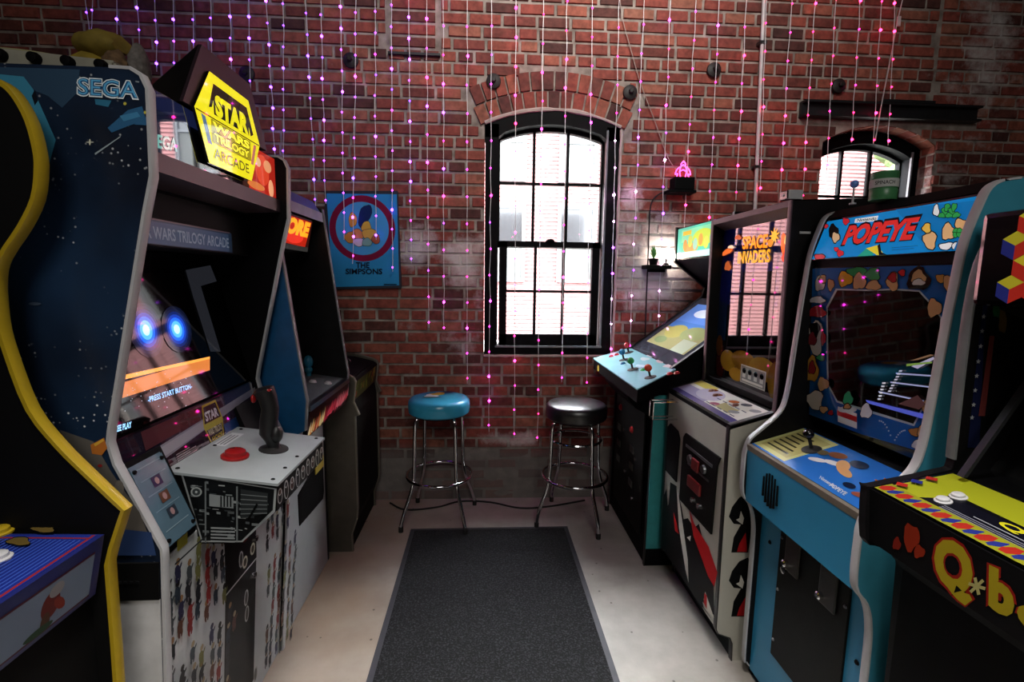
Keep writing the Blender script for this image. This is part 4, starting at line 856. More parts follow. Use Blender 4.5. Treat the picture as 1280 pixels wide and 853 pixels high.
b = MB(); b.prism([(1.06, 1.08), (1.07, 1.08), (1.28, 1.44), (1.27, 1.44)], yb - .075, yb - .06); part('glass_rail', b, mat('dark_rail', '2c2d30', .3), C)
dp = Vector((1.1 - .9, 0, 1.075 - 1.037)).normalized(); nrm = Vector((-dp.z, 0, dp.x))
b = MB(); b.prism([(.899, 1.0365), (1.1, 1.0745), (1.3, 1.08), (1.3, .95), (.945, .95), (.945, 1.025)], ya + .0205, yb - .0205); cp = part('control_panel', b, M_BLACKG, C)
OQ = Vector((.899, yb - .02, 1.0368)); A = Art(OQ, U, dp)
A.rect(.012, .03, .56, .185, '9a9f22'); A.poly([(.07, .035), (.56, .03), (.56, .1), (.11, .11)], '0d0d12'); A.rect(.09, .045, .56, .098, '10101a')
A.text('Q*bert', .2, .075, .36, .1, 'c9c224', .03); A.rect(.17, .066, .34, .069, '8a8c94')
for k in range(4): A.rect(.12, .056 - k * .006, .33, .059 - k * .006, '6a6c78')
A.ell(.42, .165, .05, .03, '101010'); A.ell(.25, .16, .0, .0, '101010'); A.ell(.47, .15, .06, .035, 'c9c23a'); A.ell(.47, .15, .045, .026, '20262a')
# braided ribbon of red, blue and yellow along the front
for k in range(13):
    u = .008 + k * .043
    A.poly([(u, .0), (u + .043, .0), (u + .043, .042), (u, .042)], '8a8a24')
    A.poly([(u, .018), (u + .008, .034), (u + .022, .036), (u + .026, .02), (u + .017, .006), (u + .004, .006)], 'a02a20'); A.poly([(u + .024, .008), (u + .026, .022), (u + .04, .036), (u + .046, .028), (u + .043, .016), (u + .032, .004)], '27307a')
for k in range(3):
    v = .04 + k * .035; A.poly([(.022, v), (.04, v + .01), (.03, v + .022), (.012, v + .012)], ('a5261e', '232c7c', 'a5261e')[k])
A.ell(.47, .13, .03, .01, '5a2a1c'); A.build('panel_print', cp, printmat('panel_laminate', .2))
for (x, y) in ((1179, 627), (1198, 622)): button(cp, at(x, y, OQ, nrm), nrm, .012, mat('white_button', 'c9c9cc', .3))
b = MB(); b.prism([(.8945, 1.033), (.9075, .905), (.94, .89), (.94, 1.03)], ya + .0205, yb - .0205); fp8 = part('front_board', b, M_BLACK, C)
A = Art((.8945, yb - .02, 1.033), U, Vector((-.013, 0, .128)))
for (t_, bl_2, br_2, tl_2) in (('Q', (1168, 738), (1216, 762), (1168, 667)), ('b', (1236, 760), (1268, 778), (1237, 706)), ('ert', (1272, 780), (1378, 838), (1272, 742))):
    e_ = 3; A.ptext(t_, (bl_2[0] - e_, bl_2[1] + e_), (br_2[0] + e_, br_2[1] + e_), (tl_2[0] - e_, tl_2[1] - e_), '8f1c14', .1); A.ptext(t_, bl_2, br_2, tl_2, 'a8981e' if t_ != '*' else 'b5b070', .055)
for k in range(3):
    a_ = .3 + k * math.pi / 3; c_, s_ = math.cos(a_), math.sin(a_); A.ppoly([(1222 + 11 * c_ - 2 * s_, 733 + 11 * s_ + 2 * c_), (1222 + 11 * c_ + 2 * s_, 733 + 11 * s_ - 2 * c_), (1222 - 11 * c_ + 2 * s_, 733 - 11 * s_ - 2 * c_), (1222 - 11 * c_ - 2 * s_, 733 - 11 * s_ + 2 * c_)], 'b5b070')
A.clip = (.0, -.125, .57, 0)
A.pblob(1140, 672, 10, 17, '8c2a14', e=0, seed=2); A.pblob(1150, 690, 7, 8, '8c2a14', e=0, seed=1); A.pblob(1122, 680, 5, 8, '7a2014', e=0)
A.build('front_print', fp8, printmat('painted_art', .45))
b = MB(); b.prism([(.945, .889), (1.0, .83), (1.0, .0), (1.02, 0), (1.02, .9), (.945, .94)], ya + .0205, yb - .0205); part('front_panel', b, M_BLACK, C)
# ---------------------------------------------------------------- 5. left row, big cabinet with the lit hexagonal sign
C = thing('arcade_cabinet', 'large black arcade cabinet with a lit yellow hexagonal sign and white edge trim', 'arcade machine', (-1.2, 1.47, 0))
y0, y1 = 1.10, 1.84
fr = [(-.775, 1.925), (-.735, 1.924), (-.715, 1.912), (-.704, 1.885), (-.71, 1.71), (-.73, 1.635), (-.845, 1.15), (-.85, 1.12), (-.84, 1.07), (-.752, .862), (-.752, .84), (-.768, .53), (-.808, 0)]
poly = fr + [(-1.85, 0), (-1.85, 1.925)]
space = bpy.data.materials.new('starry_print'); space.use_nodes = True; N = space.node_tree.nodes; L = space.node_tree.links; bb = N['Principled BSDF']; bb.inputs['Roughness'].default_value = .3
tc = N.new('ShaderNodeTexCoord'); n1 = N.new('ShaderNodeTexNoise'); n1.inputs['Scale'].default_value = 2.2; n1.inputs['Detail'].default_value = 5; L.new(tc.outputs['Object'], n1.inputs['Vector'])
r1 = N.new('ShaderNodeValToRGB'); r1.color_ramp.elements[0].position = .35; r1.color_ramp.elements[0].color = (.006, .007, .014, 1); r1.color_ramp.elements[1].position = .75; r1.color_ramp.elements[1].color = (.018, .048, .11, 1); L.new(n1.outputs['Fac'], r1.inputs[0])
vo = N.new('ShaderNodeTexVoronoi'); vo.inputs['Scale'].default_value = 62; L.new(tc.outputs['Object'], vo.inputs['Vector']); n4 = N.new('ShaderNodeTexNoise'); n4.inputs['Scale'].default_value = 7; L.new(tc.outputs['Object'], n4.inputs['Vector'])
mz = N.new('ShaderNodeMapRange'); mz.inputs[1].default_value = .19; mz.inputs[2].default_value = .07; L.new(vo.outputs['Distance'], mz.inputs[0]); mg = N.new('ShaderNodeMapRange'); mg.inputs[1].default_value = .42; mg.inputs[2].default_value = .6; L.new(n4.outputs['Fac'], mg.inputs[0])
mu = N.new('ShaderNodeMath'); mu.operation = 'MULTIPLY'; L.new(mz.outputs[0], mu.inputs[0]); L.new(mg.outputs[0], mu.inputs[1]); mxx = N.new('ShaderNodeMix'); mxx.data_type = 'RGBA'; L.new(mu.outputs[0], mxx.inputs[0]); L.new(r1.outputs[0], mxx.inputs[6]); mxx.inputs[7].default_value = (.85, .9, .95, 1); L.new(mxx.outputs[2], bb.inputs['Base Color'])
s1 = side(C, poly, y0, y0 + .02, space); molding(C, fr, y0, y0 + .02, M_WHITEPL, 1, .006)
s2 = side(C, poly, y1 - .02, y1, M_BLACK); molding(C, fr, y1 - .02, y1, M_WHITEPL, 1, .006)
A = Art((-1.0, y0, 1.5), (1, 0, 0), (0, 0, 1))
A.ppoly([(0, 84), (100, 87), (98, 115), (78, 135), (60, 120), (0, 97)], '2c4258'); A.ppoly([(0, 93), (30, 96), (42, 112), (70, 175), (62, 205), (50, 180), (30, 125), (0, 108)], '3a7f9c'); A.ppoly([(40, 120), (44, 112), (48, 126), (44, 132)], '151820')
A.ppoly([(135, 160), (160, 138), (178, 133), (183, 150), (160, 158), (140, 166)], '2d5a80'); A.ppoly([(150, 145), (172, 140), (176, 146), (155, 152)], '3d78a0'); A.ppoly([(119, 124), (140, 126), (136, 134), (120, 131)], '2f6a88'); A.ppoly([(168, 156), (184, 146), (184, 157)], '2d5a80')
A.pell(113, 178, 5, 1, 'a0a49a'); A.pell(113, 178, 1.2, 4, 'c4c4b0'); A.ppoly([(119, 192), (152, 170), (151, 172), (120, 194)], '8c9aa0'); A.pell(157, 130, 2, 2, 'b9b048'); A.pell(182, 141, 1.5, 2, 'b9b048')
A.ppoly([(75, 537), (118, 552), (140, 590), (175, 640), (195, 690), (150, 690), (140, 640)], '5b5752'); A.ppoly([(114, 556), (131, 547), (135, 560), (128, 569), (116, 567)], 'b0682a'); A.ppoly([(118, 555), (130, 548), (131, 551), (120, 558)], 'd0a03a'); A.pell(126, 582, 3, 2, '8a2a28'); A.ppoly([(140, 660), (190, 665), (196, 694), (146, 694)], '2a3c62'); A.pell(150, 610, 6, 10, '6a655e'); A.pell(45, 380, 8, 2, '3a4656')
A.ptext('SEGA', (97, 121), (175, 126), (97, 96.5), 'd5e0e6', .075); A.ptext('SEGA', (98.5, 119.5), (173.5, 124), (98.5, 98), '1f4f7c', .035); A.ptext('SEGA', (99.5, 118.5), (172.5, 123), (99.5, 99), '58a3cf', -.012); A.ptext('TM', (170.5, 104), (175, 104.4), (170.5, 102), 'b9c6cc', 0)
A.build('side_print', s1, printmat('side_vinyl', .3, gain=1.35))
b = MB(); b.prism([(-1.4, 0), (-.812, 0), (-.772, .53), (-.762, .738), (-1.4, .738)], y0 - .004, y0 - .0005); part('white_lower_side', b, mat('pale_grey_board', 'c8c9cb', .6), C)
b = MB(); b.prism([(-1.4, .7385), (-.762, .7385), (-.757, .832), (-1.4, .832)], y0 - .006, y0 - .0005); lbk = part('black_side_band', b, M_INNER, C)
b = MB()
for k in range(4): b.box(-.85 + k * .013, -.842 + k * .013, y0 - .008, y0 - .006, .782, .788)
part('vent_slot', b, M_STEEL, lbk)
Y0, Y1 = y0 + .0205, y1 - .0205
b = MB(); b.prism([(-.758, 1.775), (-.758, 1.92), (-1.84, 1.92), (-1.84, 0), (-.832, 0), (-.797, .54), (-.79, .84), (-.862, .96), (-.882, 1.12), (-1.005, 1.575), (-.87, 1.576), (-.87, 1.72)], Y0, Y1); part('inner_body', b, M_INNER, C)
b = MB(); b.prism([(-.733, 1.732), (-.733, 1.775), (-.76, 1.78), (-.87, 1.735), (-.87, 1.725)], Y0, Y1); part('marquee_sill', b, mat('dark_mauve_sill', '46383d', .4), C)
b = MB(); b.box(-.757, -.747, Y0, Y1, 1.776, 1.918); mq = part('marquee', b, mat('marquee_gloss', '0a0c18', .03, coat=1, spec=1.0), C)
U5 = (0, 1, 0); A = Art((-.747, Y0, 1.776), U5, (0, 0, 1), base=.0004)
A.rect(0, 0, .2, .14, '12182c'); A.rect(.5, 0, .699, .14, 'b3261a'); A.ell(.6, .08, .05, .05, 'e0482c'); A.ell(.64, .1, .03, .02, 'f0a070'); A.ell(.57, .1, .02, .015, 'f0c090'); A.ell(.66, .03, .02, .03, 'ffb080'); A.ell(.55, .02, .06, .012, 'd87a3a'); A.rect(.0, .1, .5, .14, '141a38')
A.ptext('SEGA', (189, 184), (221, 190), (189, 166), '6fb0a8', .03); A.build('marquee_print', mq, printmat('backlit_red', .03, .9, coat=1))
hx = [(1.385, 2.1), (1.645, 2.1), (1.745, 1.925), (1.69, 1.8), (1.64, 1.77), (1.345, 1.77), (1.31, 1.8), (1.285, 1.935)]
hx2 = [(1.385, 2.1), (1.645, 2.1), (1.745, 1.925), (1.285, 1.925)]
hb2 = [(1.375, 1.995), (1.655, 1.995), (1.71, 1.925), (1.325, 1.925)]
b = MB(); q1 = [b.bm.verts.new((-.748, y, z)) for y, z in hx2]; q2 = [b.bm.verts.new((-.862, y, z)) for y, z in hb2]; b.bm.faces.new(q1); b.bm.faces.new(q2[::-1])
for i in range(4): b.bm.faces.new((q1[i], q2[i], q2[(i + 1) % 4], q1[(i + 1) % 4]))
hs = part('sign_housing', b, mat('black_side', '0e0d0f', .5, var=.3, spec=.2), C)
b = MB()
ye = [(1.399, 2.04), (1.611, 2.04), (1.674, 1.924), (1.606, 1.799), (1.371, 1.799), (1.319, 1.924)]
b.prism(hx2, -.7475, -.739, 'x'); part('sign_border', b, mat('dark_plum_board', '2c1f26', .4), hs)
b = MB(); b.prism(ye, -.7385, -.732, 'x'); hex_ = part('hexagon_sign', b, M_BLACKG, C)
A = Art((-.7318, 1.319, 1.799), U5, (0, 0, 1)); Y = 'e6dc1e'
up_ = lambda pts: [(y - 1.319, z - 1.799) for y, z in pts]
A.poly(up_(ye), Y)
A.poly(up_([(1.414, 2.015), (1.598, 2.015), (1.633, 1.945), (1.615, 1.935), (1.6, 1.97), (1.6, 1.995), (1.42, 1.995), (1.4, 1.95), (1.385, 1.945)]), '1c1a14')
A.rect(.09, .135, .285, .2, '1c1a14'); A.text('STAR', .098, .135, .283, .192, Y, .06); A.rect(.005, .121, .35, .1245, '4a3a10')
A.poly(up_([(1.345, 1.918), (1.365, 1.915), (1.39, 1.85), (1.37, 1.85)]), '4a6a86'); A.poly(up_([(1.63, 1.915), (1.648, 1.915), (1.622, 1.85), (1.605, 1.85)]), 'b06a5a')
A.rect(.07, .06, .29, .119, '9a8f14'); A.text('WARS', .074, .0905, .286, .1185, '2c2708', .085); A.text('WARS', .077, .0925, .283, .1165, 'fff03a', .05); A.text('TRILOGY', .079, .0625, .281, .0885, '2c2708', .08); A.text('TRILOGY', .082, .0645, .278, .0865, 'fff03a', .045); A.rect(.075, .0895, .285, .0902, '6a5a18'); A.rect(.075, .058, .28, .0605, '8a7a20')
A.text('ARCADE', .075, .018, .27, .046, '5a5216', .01)
A.build('sign_print', hex_, printmat('backlit_yellow', .06, 1.0, coat=.6))
# label strip, monitor, instruction strip
b = MB(); b.box(-.868, -.846, Y0, Y1, 1.575, 1.7); lp_ = part('upper_panel', b, M_INNER, C)
A = Art((-.8455, 1.47, 1.575), U5, (0, 0, 1)); A.rect(-.3, .004, .22, .068, '2a3a50'); A.rect(-.3, .006, .2, .062, '3d5472'); A.text('STAR WARS TRILOGY ARCADE', -.25, .018, .2, .05, '7f93a8', .015); A.rect(-.3, .066, .21, .07, '5a4a50'); A.build('label_print', lp_, printmat('backlit_label', .2, .25))
dm = Vector((-.985 + .8695, 0, 1.57 - 1.12)).normalized(); OM = Vector((-.8695, Y0, 1.12))
b = MB(); b.prism([(-.8695, 1.12), (-.985, 1.57), (-.99, 1.57), (-.8745, 1.12)], Y0, Y1); mo = part('monitor', b, mat('monitor_glass', '050506', .05, spec=.4), C)
A = Art(OM, U5, dm, base=.0008)
A.ppoly([(148, 480), (262, 447), (262, 463), (146, 500)], 'a8602c'); A.ppoly([(150, 470), (262, 446), (262, 449), (150, 476)], 'd08a3a')
for (x, y, r) in ((182, 413, 1.0), (220, 412, .85)):
    for g, c in ((1.25, '050a1c'), (1.1, '07102e'), (.95, '0a1a50'), (.8, '12308a'), (.62, '1f5cd0'), (.45, '4a9af0'), (.25, 'a8d8ff')): A.pell(x, y, 17 * r * g, 28 * r * g, c, 20, -.25)
A.ppoly([(231, 338), (262, 332), (270, 352), (250, 358), (275, 440), (262, 440), (240, 370)], '15161a')  # dim grey L-shaped patch laid over the screen colours
A.ptext('-PRESS START BUTTON-', (184, 504), (239, 486), (183, 497), '7fb4e8', .02); A.ptext('FREE PLAY', (140, 542), (163, 535), (140, 534), '8ac0ee', .03)
for k in range(40): A.pell(random.uniform(145, 240), random.uniform(480, 520) - 20 * random.random(), .5, .5, '9aa4b4', 6)
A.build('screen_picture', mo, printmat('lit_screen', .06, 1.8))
di = Vector((-.862 + .838, 0, 1.115 - .97)).normalized(); OI = Vector((-.838, Y0, .97))
b = MB(); b.prism([(-.838, .97), (-.862, 1.115), (-.868, 1.115), (-.846, .97)], Y0, Y1); ip = part('instruction_panel', b, M_BLACKG, C)
A = Art(OI, U5, di); W_ = Y1 - Y0
A.rect(0, 0, W_, .142, '231c2c'); A.rect(.18, .05, W_ - .03, .142, '382c46'); A.poly([(0, .03), (W_, .1), (W_, .12), (0, .075)], '8a8894'); A.poly([(.0, .04), (.45, .075), (.45, .1), (0, .068)], 'a5a3ac'); A.poly([(.45, 0), (W_, 0), (W_, .06), (.45, .05)], '26447a'); A.rect(.05, .01, .3, .03, '4a3038'); A.poly([(.1, .09), (.34, .1), (.34, .14), (.1, .14)], '5a3038'); A.rect(W_ - .03, .06, W_ - .02, .142, '9a9aa0')
hxs = lambda c, r: [(c[0] + r * .82 * a, c[1] + r * b) for a, b in ((-.7, 1), (.7, 1), (1, 0), (.65, -1), (-.65, -1), (-1, 0))]
A.poly(hxs((.4, .073), .065), 'b8a83a'); A.poly(hxs((.4, .073), .058), '3a3440'); A.text('STAR', .365, .085, .435, .115, 'd8d4dc', .04); A.rect(.352, .06, .448, .08, 'b3a94a'); A.text('WARS TRILOGY', .362, .04, .438, .06, 'c6c2a4', .03); A.text('ARCADE', .37, .018, .43, .034, 'b8a83a', .03)
for k in range(5): A.rect(.2, .015 + k * .006, .2 + .06 + .03 * (k % 2), .018 + k * .006, '9a8a90')
A.build('instruction_print', ip, M_GPRINT)
# sloped front with card, protruding control console
for (p_, q_) in ((Y0, 1.26), (1.645, Y1)):
    b = MB(); b.prism([(-.842, 1.06), (-.766, .86), (-.768, .822), (-.785, .822), (-.85, 1.05)], p_, q_); part('sloped_front', b, M_BLACK, C)
ds = Vector((-.842 + .766, 0, 1.06 - .86)).normalized(); OS = Vector((-.766, Y0, .86)); ns = U5_n = Vector((0, 1, 0)).cross(ds); ns = ns if ns.x > 0 else -ns
b = MB(); bx = [(.004, -.015), (.124, -.015), (.124, .2), (.004, .2)]
v0 = [b.bm.verts.new(OS + Vector((0, u, 0)) + ds * v + ns * .001) for u, v in bx]; v1 = [b.bm.verts.new(OS + Vector((0, u, 0)) + ds * v + ns * .009) for u, v in bx]
b.bm.faces.new(v0); b.bm.faces.new(v1[::-1])
for i in range(4): b.bm.faces.new((v0[i], v1[i], v1[(i + 1) % 4], v0[(i + 1) % 4]))
bmesh.ops.bevel(b.bm, geom=b.bm.edges[:], offset=.003, segments=2, affect='EDGES'); cdh = part('card_plate', b, mat('blue_grey_acrylic', '4f6878', .15, var=.05), C)
A = Art(OS + ns * .009, U5, ds)
for (v, c) in ((.185, '7c93a0'), (.155, '6c8494'), (.115, '6c8494'), (.073, '6c8494'), (.02, '7c93a0')): A.rect(.02, v, .108, v + .0025, c)
for (v, c) in ((.128, '3a2c4c'), (.085, '5a3a2c'), (.042, '2c3440')): A.rect(.05, v, .082, v + .026, c); A.ell(.066, v + .013, .007, .009, '9a7a7c')
A.build('card_print', cdh)
for (u, v) in ((.016, .185), (.112, .185), (.016, 0), (.112, 0)):
    b = MB(); b.lathe([(.0055, 0), (.0045, .004), (0, .004)], OS + Vector((0, u, 0)) + ds * v + ns * .009, 10, ns); part('screw', b, M_BLACK, cdh, True)
b = MB(); b.prism([(-.7655, .85), (-.768, .81), (-.7665, .81), (-.764, .85)], Y0 + .06, Y0 + .1); part('yellow_sticker', b, mat('yellow_sticker', 'a39a2a', .6), C)
b = MB(); b.prism([(-.7675, .82), (-.778, .54), (-.818, 0), (-.83, 0), (-.79, .54), (-.78, .82)], Y0, Y1); lf = part('lower_front', b, mat('white_vinyl_front', 'c2c6c8', .4, var=.03), C)
dl = Vector((-.7675 + .8125, 0, .82 - .07)).normalized()
A = Art((-.8118, Y0, .075), U5, Vector((.0335, 0, .465))); 
A2 = Art((-.7775, Y0, .54), U5, Vector((.0105, 0, .28)))
for (AA, hgt) in ((A, .46), (A2, .275)):
    AA.rect(.275, 0, .475, hgt, '101012')
    for i in range(19):
        for j in range(int(hgt / .056)):
            u = .018 + i * .036 + random.uniform(-.007, .007); v = .026 + (j + .5 * (i % 2)) * .056 + random.uniform(-.01, .01)
            if v > hgt - .03: continue
            if u > .69: continue
            if .265 < u < .485:
                if i % 2 and random.random() < .25: AA.ell(u, v + .03, .014, .028, 'a9abaa', 10); AA.ell(u, v + .03, .009, .023, '4a4a48', 10)
                continue
            c = random.choice(('23252a', '2c2e33', '3a3230', '2a3440', '1d2126', '40464a', '5a3a30', '6a6a40', '38424a', '7a2a2a', '2b2b44'))
            h_ = random.uniform(.016, .022); sl = random.uniform(-.3, .3)
            AA.ell(u, v + .008, .0115, .02, c, 9, sl); AA.ell(u + .002, v + .034, .0085, .0095, random.choice((c, '8a6a4a', '9a8a70', '1a1a1c')), 8); AA.ell(u + .011, v + .016, .012, .004, c, 6, sl + .7); AA.ell(u - .006, v - .011, .0045, .011, c, 6, .2); AA.ell(u + .006, v - .011, .0045, .011, c, 6, -.2)
A2.rect(.0, .27, .25, .275, '2a2c30')
for (a_, u, v) in ((A2, .335, .07), (A2, .385, .085), ): a_.ell(u, v, .016, .02, 'b9b4a0', 14); a_.ell(u, v, .01, .013, '4a463a', 12)
A2.ell(.34, .17, .03, .035, '5a1a1e', 14)
A.build('figure_print', lf); A2.build('figure_print', lf)
for yk, zk in ((1.56, .63), (1.555, .5)):
    b = MB(); b.lathe([(.011, 0), (.01, .012), (0, .013)], (-.766 - .01 * (zk < .6), yk, zk), 12, (1, 0, 0)); part('lock', b, M_CHROME, lf, True)
# console
ca, cb_ = 1.265, 1.64
b = MB(); b.prism([(-.835, .983), (-.556, .943), (-.556, .872), (-.66, .78), (-.765, .782), (-.77, .84), (-.835, .95)], ca, cb_); cs = part('control_console', b, M_BLACK, C)
b = MB(); b.prism([(-.838, .9895), (-.548, .95), (-.548, .943), (-.838, .9825)], ca - .004, cb_ + .004); tp = part('console_top', b, mat('pale_grey_top', '9ba3a6', .4, var=.04), cs)
dc = Vector((.29, 0, -.0395)).normalized(); nc = Vector((.0395, 0, .29)).normalized()
def con(u, v): return Vector((-.838, ca + v, .9895)) + dc * u
for (u, v) in ((.02, .02), (.27, .02), (.27, .19), (.27, .36), (.15, .36), (.02, .36), (.27, .1), (.02, .2)):
    b = MB(); b.lathe([(.006, 0), (.0045, .002), (0, .002)], con(u, v), 10, nc); part('screw', b, M_BLACK, tp, True)
A = Art(con(0, 0), U5, dc); A.rect(.2, .012, .32, .05, 'cdd1d3')
for k in range(3): A.rect(.21, .018 + k * .01, .3, .023 + k * .01, '7a7c82')
A.build('top_print', tp, M_PRINT)
p = con(.112, .135); button(tp, p, nc, .029, mat('red_dome', 'a01a1c', .25), 'start_button')
# flight stick
p = con(.185, .225)
b = MB(); b.lathe([(.043, 0), (.042, .003), (.02, .006), (.016, .012), (0, .012)], p, 24, nc); fs = part('flight_stick', b, M_RUBBER, tp, True)
b = MB(); b.tube([p + Vector(q_) for q_ in ((0, 0, .008), (-.003, .0, .03), (-.012, -.002, .055), (-.01, -.002, .09), (-.004, 0, .13), (-.01, 0, .165), (-.022, 0, .19), (-.024, 0, .198))], [.018, .02, .027, .026, .025, .027, .032, .02], 14); b.ball(p + Vector((.014, -.006, .05)), .022, 2, (.8, 1, 1.3)); hd = part('handle', b, mat('black_grip', '101012', .45), fs, True)
b = MB(); b.ball(p + Vector((-.004, -.012, .192)), .012, 2, (1, 1, .6)); b.ball(p + Vector((-.048, -.01, .165)), .012, 2, (.6, 1, 1.2)); part('red_trigger', b, mat('red_dome', 'a01a1c'), fs, True)
# console side and front prints
A = Art((-.7, ca, .87), (1, 0, 0), (0, 0, 1))
A.ppoly([(226, 592), (346, 611), (344, 640), (303, 678), (252, 678)], '8f9496'); A.ppoly([(229, 594), (343, 612), (341, 638), (302, 676), (253.5, 676)], '141618')
for k in range(70):
    u = random.random(); x = 238 + u * 92; yt = 598 + (x - 238) * .16; yb_ = 674 if x < 300 else 674 - (x - 300) * .8
    if x < 252: yb_ = 598 + (x - 228) * 3
    y = yt + random.random() * max(2, yb_ - yt - 6); ww = random.choice((3, 5, 8)); hh = random.choice((1, 1.5, 3))
    if y + hh < yb_ - 2: A.ppoly([(x, y), (min(x + ww, 336), y + .6), (min(x + ww, 336), y + hh + .6), (x, y + hh)], random.choice(('7d8486', '4d5356', '9aa0a0', '3a3f42', '5e6466')))
A.ppoly([(264, 616), (294, 620), (294, 634), (264, 631)], '848a8c'); A.ppoly([(303, 610), (337, 615), (336, 640), (303, 646)], '2a2e30')
for k in range(5): A.ppoly([(303, 616 + k * 6), (336, 619 + k * 5), (336, 620 + k * 5), (303, 617 + k * 6)], '6e7476'); A.ppoly([(266, 657 + k * 4), (296, 658 + k * 4), (296, 660 + k * 4), (266, 659 + k * 4)], '8a9092')
for k in range(4): A.ppoly([(278 + k * 4, 618), (280 + k * 4, 618.4), (280 + k * 4, 632), (278 + k * 4, 631.6)], '1c1f20')
A.pell(248.5, 613, 7, 6, '9aa0a0'); A.pell(248.5, 613, 5, 4.5, '3a4042'); A.pell(248.5, 613, 1.5, 1.5, 'b0b4b4'); A.ppoly([(312, 646), (323, 627), (325, 629), (314, 648)], '0a0b0c'); A.ppoly([(259, 600), (261, 600), (261, 676), (259, 676)], '6a7072'); A.ppoly([(298, 606), (300, 606), (300, 674), (298, 674)], '6a7072')
A.build('console_side_print', cs, M_PRINT)
A = Art((-.5555, ca, .872), U5, (0, 0, 1))
A.rect(0, 0, .373, .07, '0c0c0e')
for k in range(9):
    u = .022 + k * .041; hh = (.022, .028, .02, .03)[k % 4]; A.ell(u, .032, .016, hh, 'b9bab8', 12); A.ell(u, .03, .012, hh - .005, ('1c1c1e', '2c2a2a', '402a28', '20242c')[k % 4], 12); A.ell(u, .03 + hh * .6, .011, .01, 'b9bab8', 10); A.ell(u, .03 + hh * .6, .007, .007, ('5a4238', '2a2a2c')[k % 2], 10)
A.build('console_front_print', cs, M_PRINT)
# things on top of it
bar = thing('beige_bar', 'beige board with a row of black knobs lying on top of the big cabinet', 'board', (-1.3, 1.28, 1.9255))
bx0, bx1 = -1.75, -.868
zt_ = lambda x: 2.03 + (x + .868) * -.07 - .03
b = MB(); vs = [b.bm.verts.new(q_) for q_ in ((bx0, 1.25, 1.9255), (bx1, 1.25, 1.9255), (bx1, 1.31, 1.9255), (bx0, 1.31, 1.9255), (bx0, 1.25, zt_(bx0)), (bx1, 1.25, zt_(bx1)), (bx1, 1.31, zt_(bx1)), (bx0, 1.31, zt_(bx0)))]
for f in ((0, 1, 2, 3), (7, 6, 5, 4), (0, 4, 5, 1), (1, 5, 6, 2), (2, 6, 7, 3), (3, 7, 4, 0)): b.bm.faces.new([vs[i] for i in f])
bmesh.ops.bevel(b.bm, geom=b.bm.edges[:], offset=.006, segments=2, affect='EDGES'); part('board', b, mat('beige_plastic', '9a988a', .5), bar)
for k in range(9):
    x_ = -.892 - k * .0735; b = MB(); b.lathe([(.0125, 0), (.0135, .006), (.011, .016), (0, .019)], (x_, 1.2495, zt_(x_) - .018), 16, (0, -1, 0)); part('knob', b, M_BLACK, bar, True)
wire_thing('thin_wire', [(-1.2, 1.27, zt_(-1.2) + .003), (-1.08, 1.265, zt_(-1.08) + .003), (-1.0, 1.28, zt_(-1.0) + .003), (-.95, 1.3, zt_(-.95) + .003)], .003, mat('pale_wire', '9a9670'), 'thin pale wire lying on the beige knobbed board', 'wire')
ty = thing('soft_toy', 'slumped olive-yellow soft toy heap on top of the big cabinet behind the board', 'toy', (-1.03, 1.47, 1.926))
def lump(name, c, r, sq, m_, seed):
    b = MB(); b.ball(c, r, 3, sq)
    for v in b.bm.verts: d_ = (v.co - Vector(c)); v.co += d_ * (.25 * noise.noise(d_ * (1.9 / r) + Vector((seed, 0, 0)))); v.co.z = max(v.co.z, 1.9265)
    part(name, b, m_, ty, True)
OLV = mat('olive_plush', '8f7a24', .8, var=.25, scale=25, bump=.3)
lump('body', (-1.06, 1.46, 2.02), .1, (1.0, .7, .75), OLV, 1); lump('upper_lobe', (-1.035, 1.45, 2.115), .056, (1.15, .85, .62), mat('olive_plush_dark', '7a6822', .8, var=.3, scale=25, bump=.3), 4); lump('tail', (-1.15, 1.45, 1.99), .07, (1.4, .7, .75), OLV, 6)
lump('ruffle', (-.975, 1.41, 2.045), .035, (.9, .8, 1.2), mat('brown_plush', '6a5238', .9, var=.5, scale=60), 8); lump('grey_tuft', (-.935, 1.44, 2.055), .03, (.8, 1, 2.0), mat('grey_plush', '6f6a66', .9, var=.4, scale=60), 9)
# ---------------------------------------------------------------- 6. left row, blue cabinet with flame lettering
C = thing('arcade_cabinet', 'narrow arcade cabinet with dark blue side, white front and flame lettering', 'arcade machine', (-1.25, 2.17, 0))
y0, y1 = 1.875, 2.47
fr = [(-.72, 1.8), (-.765, 1.64), (-.705, 1.14), (-.69, 1.03), (-.665, .985), (-.68, .88), (-.83, .82), (-.823, 0)]
fr = [(-.79, 1.83), (-.77, 1.66), (-.706, 1.14), (-.69, 1.02), (-.7, .9), (-.822, .84), (-.823, 0)]
poly = fr + [(-1.8, 0), (-1.8, 1.86), (-.87, 1.86)]
for (p, q, m_) in ((y0, y0 + .02, mat('dark_blue_side', '12507f', .4)), (y1 - .02, y1, mat('black_side', '0e0d0f', .5, var=.3, spec=.2))):
    b = MB(); b.prism(poly, p, q); part('side_panel', b, m_, C); molding(C, fr[:5], p, q, mat('grey_trim_strip', '77797c'), 1, .004)
b = MB(); b.prism([(-.86, 1.83), (-1.79, 1.85), (-1.79, 0), (-.832, 0), (-.83, .83), (-.78, .9), (-.9, 1.0), (-1.0, 1.55), (-.9, 1.62)], y0 + .021, y1 - .021); part('inner_body', b, M_INNER, C)
b = MB(); b.box(-.83, -.8245, y0 + .0005, y1 - .0005, 0, .845); wf = part('white_front', b, mat('grey_white_front', 'a9adb0', .45, var=.04), C)
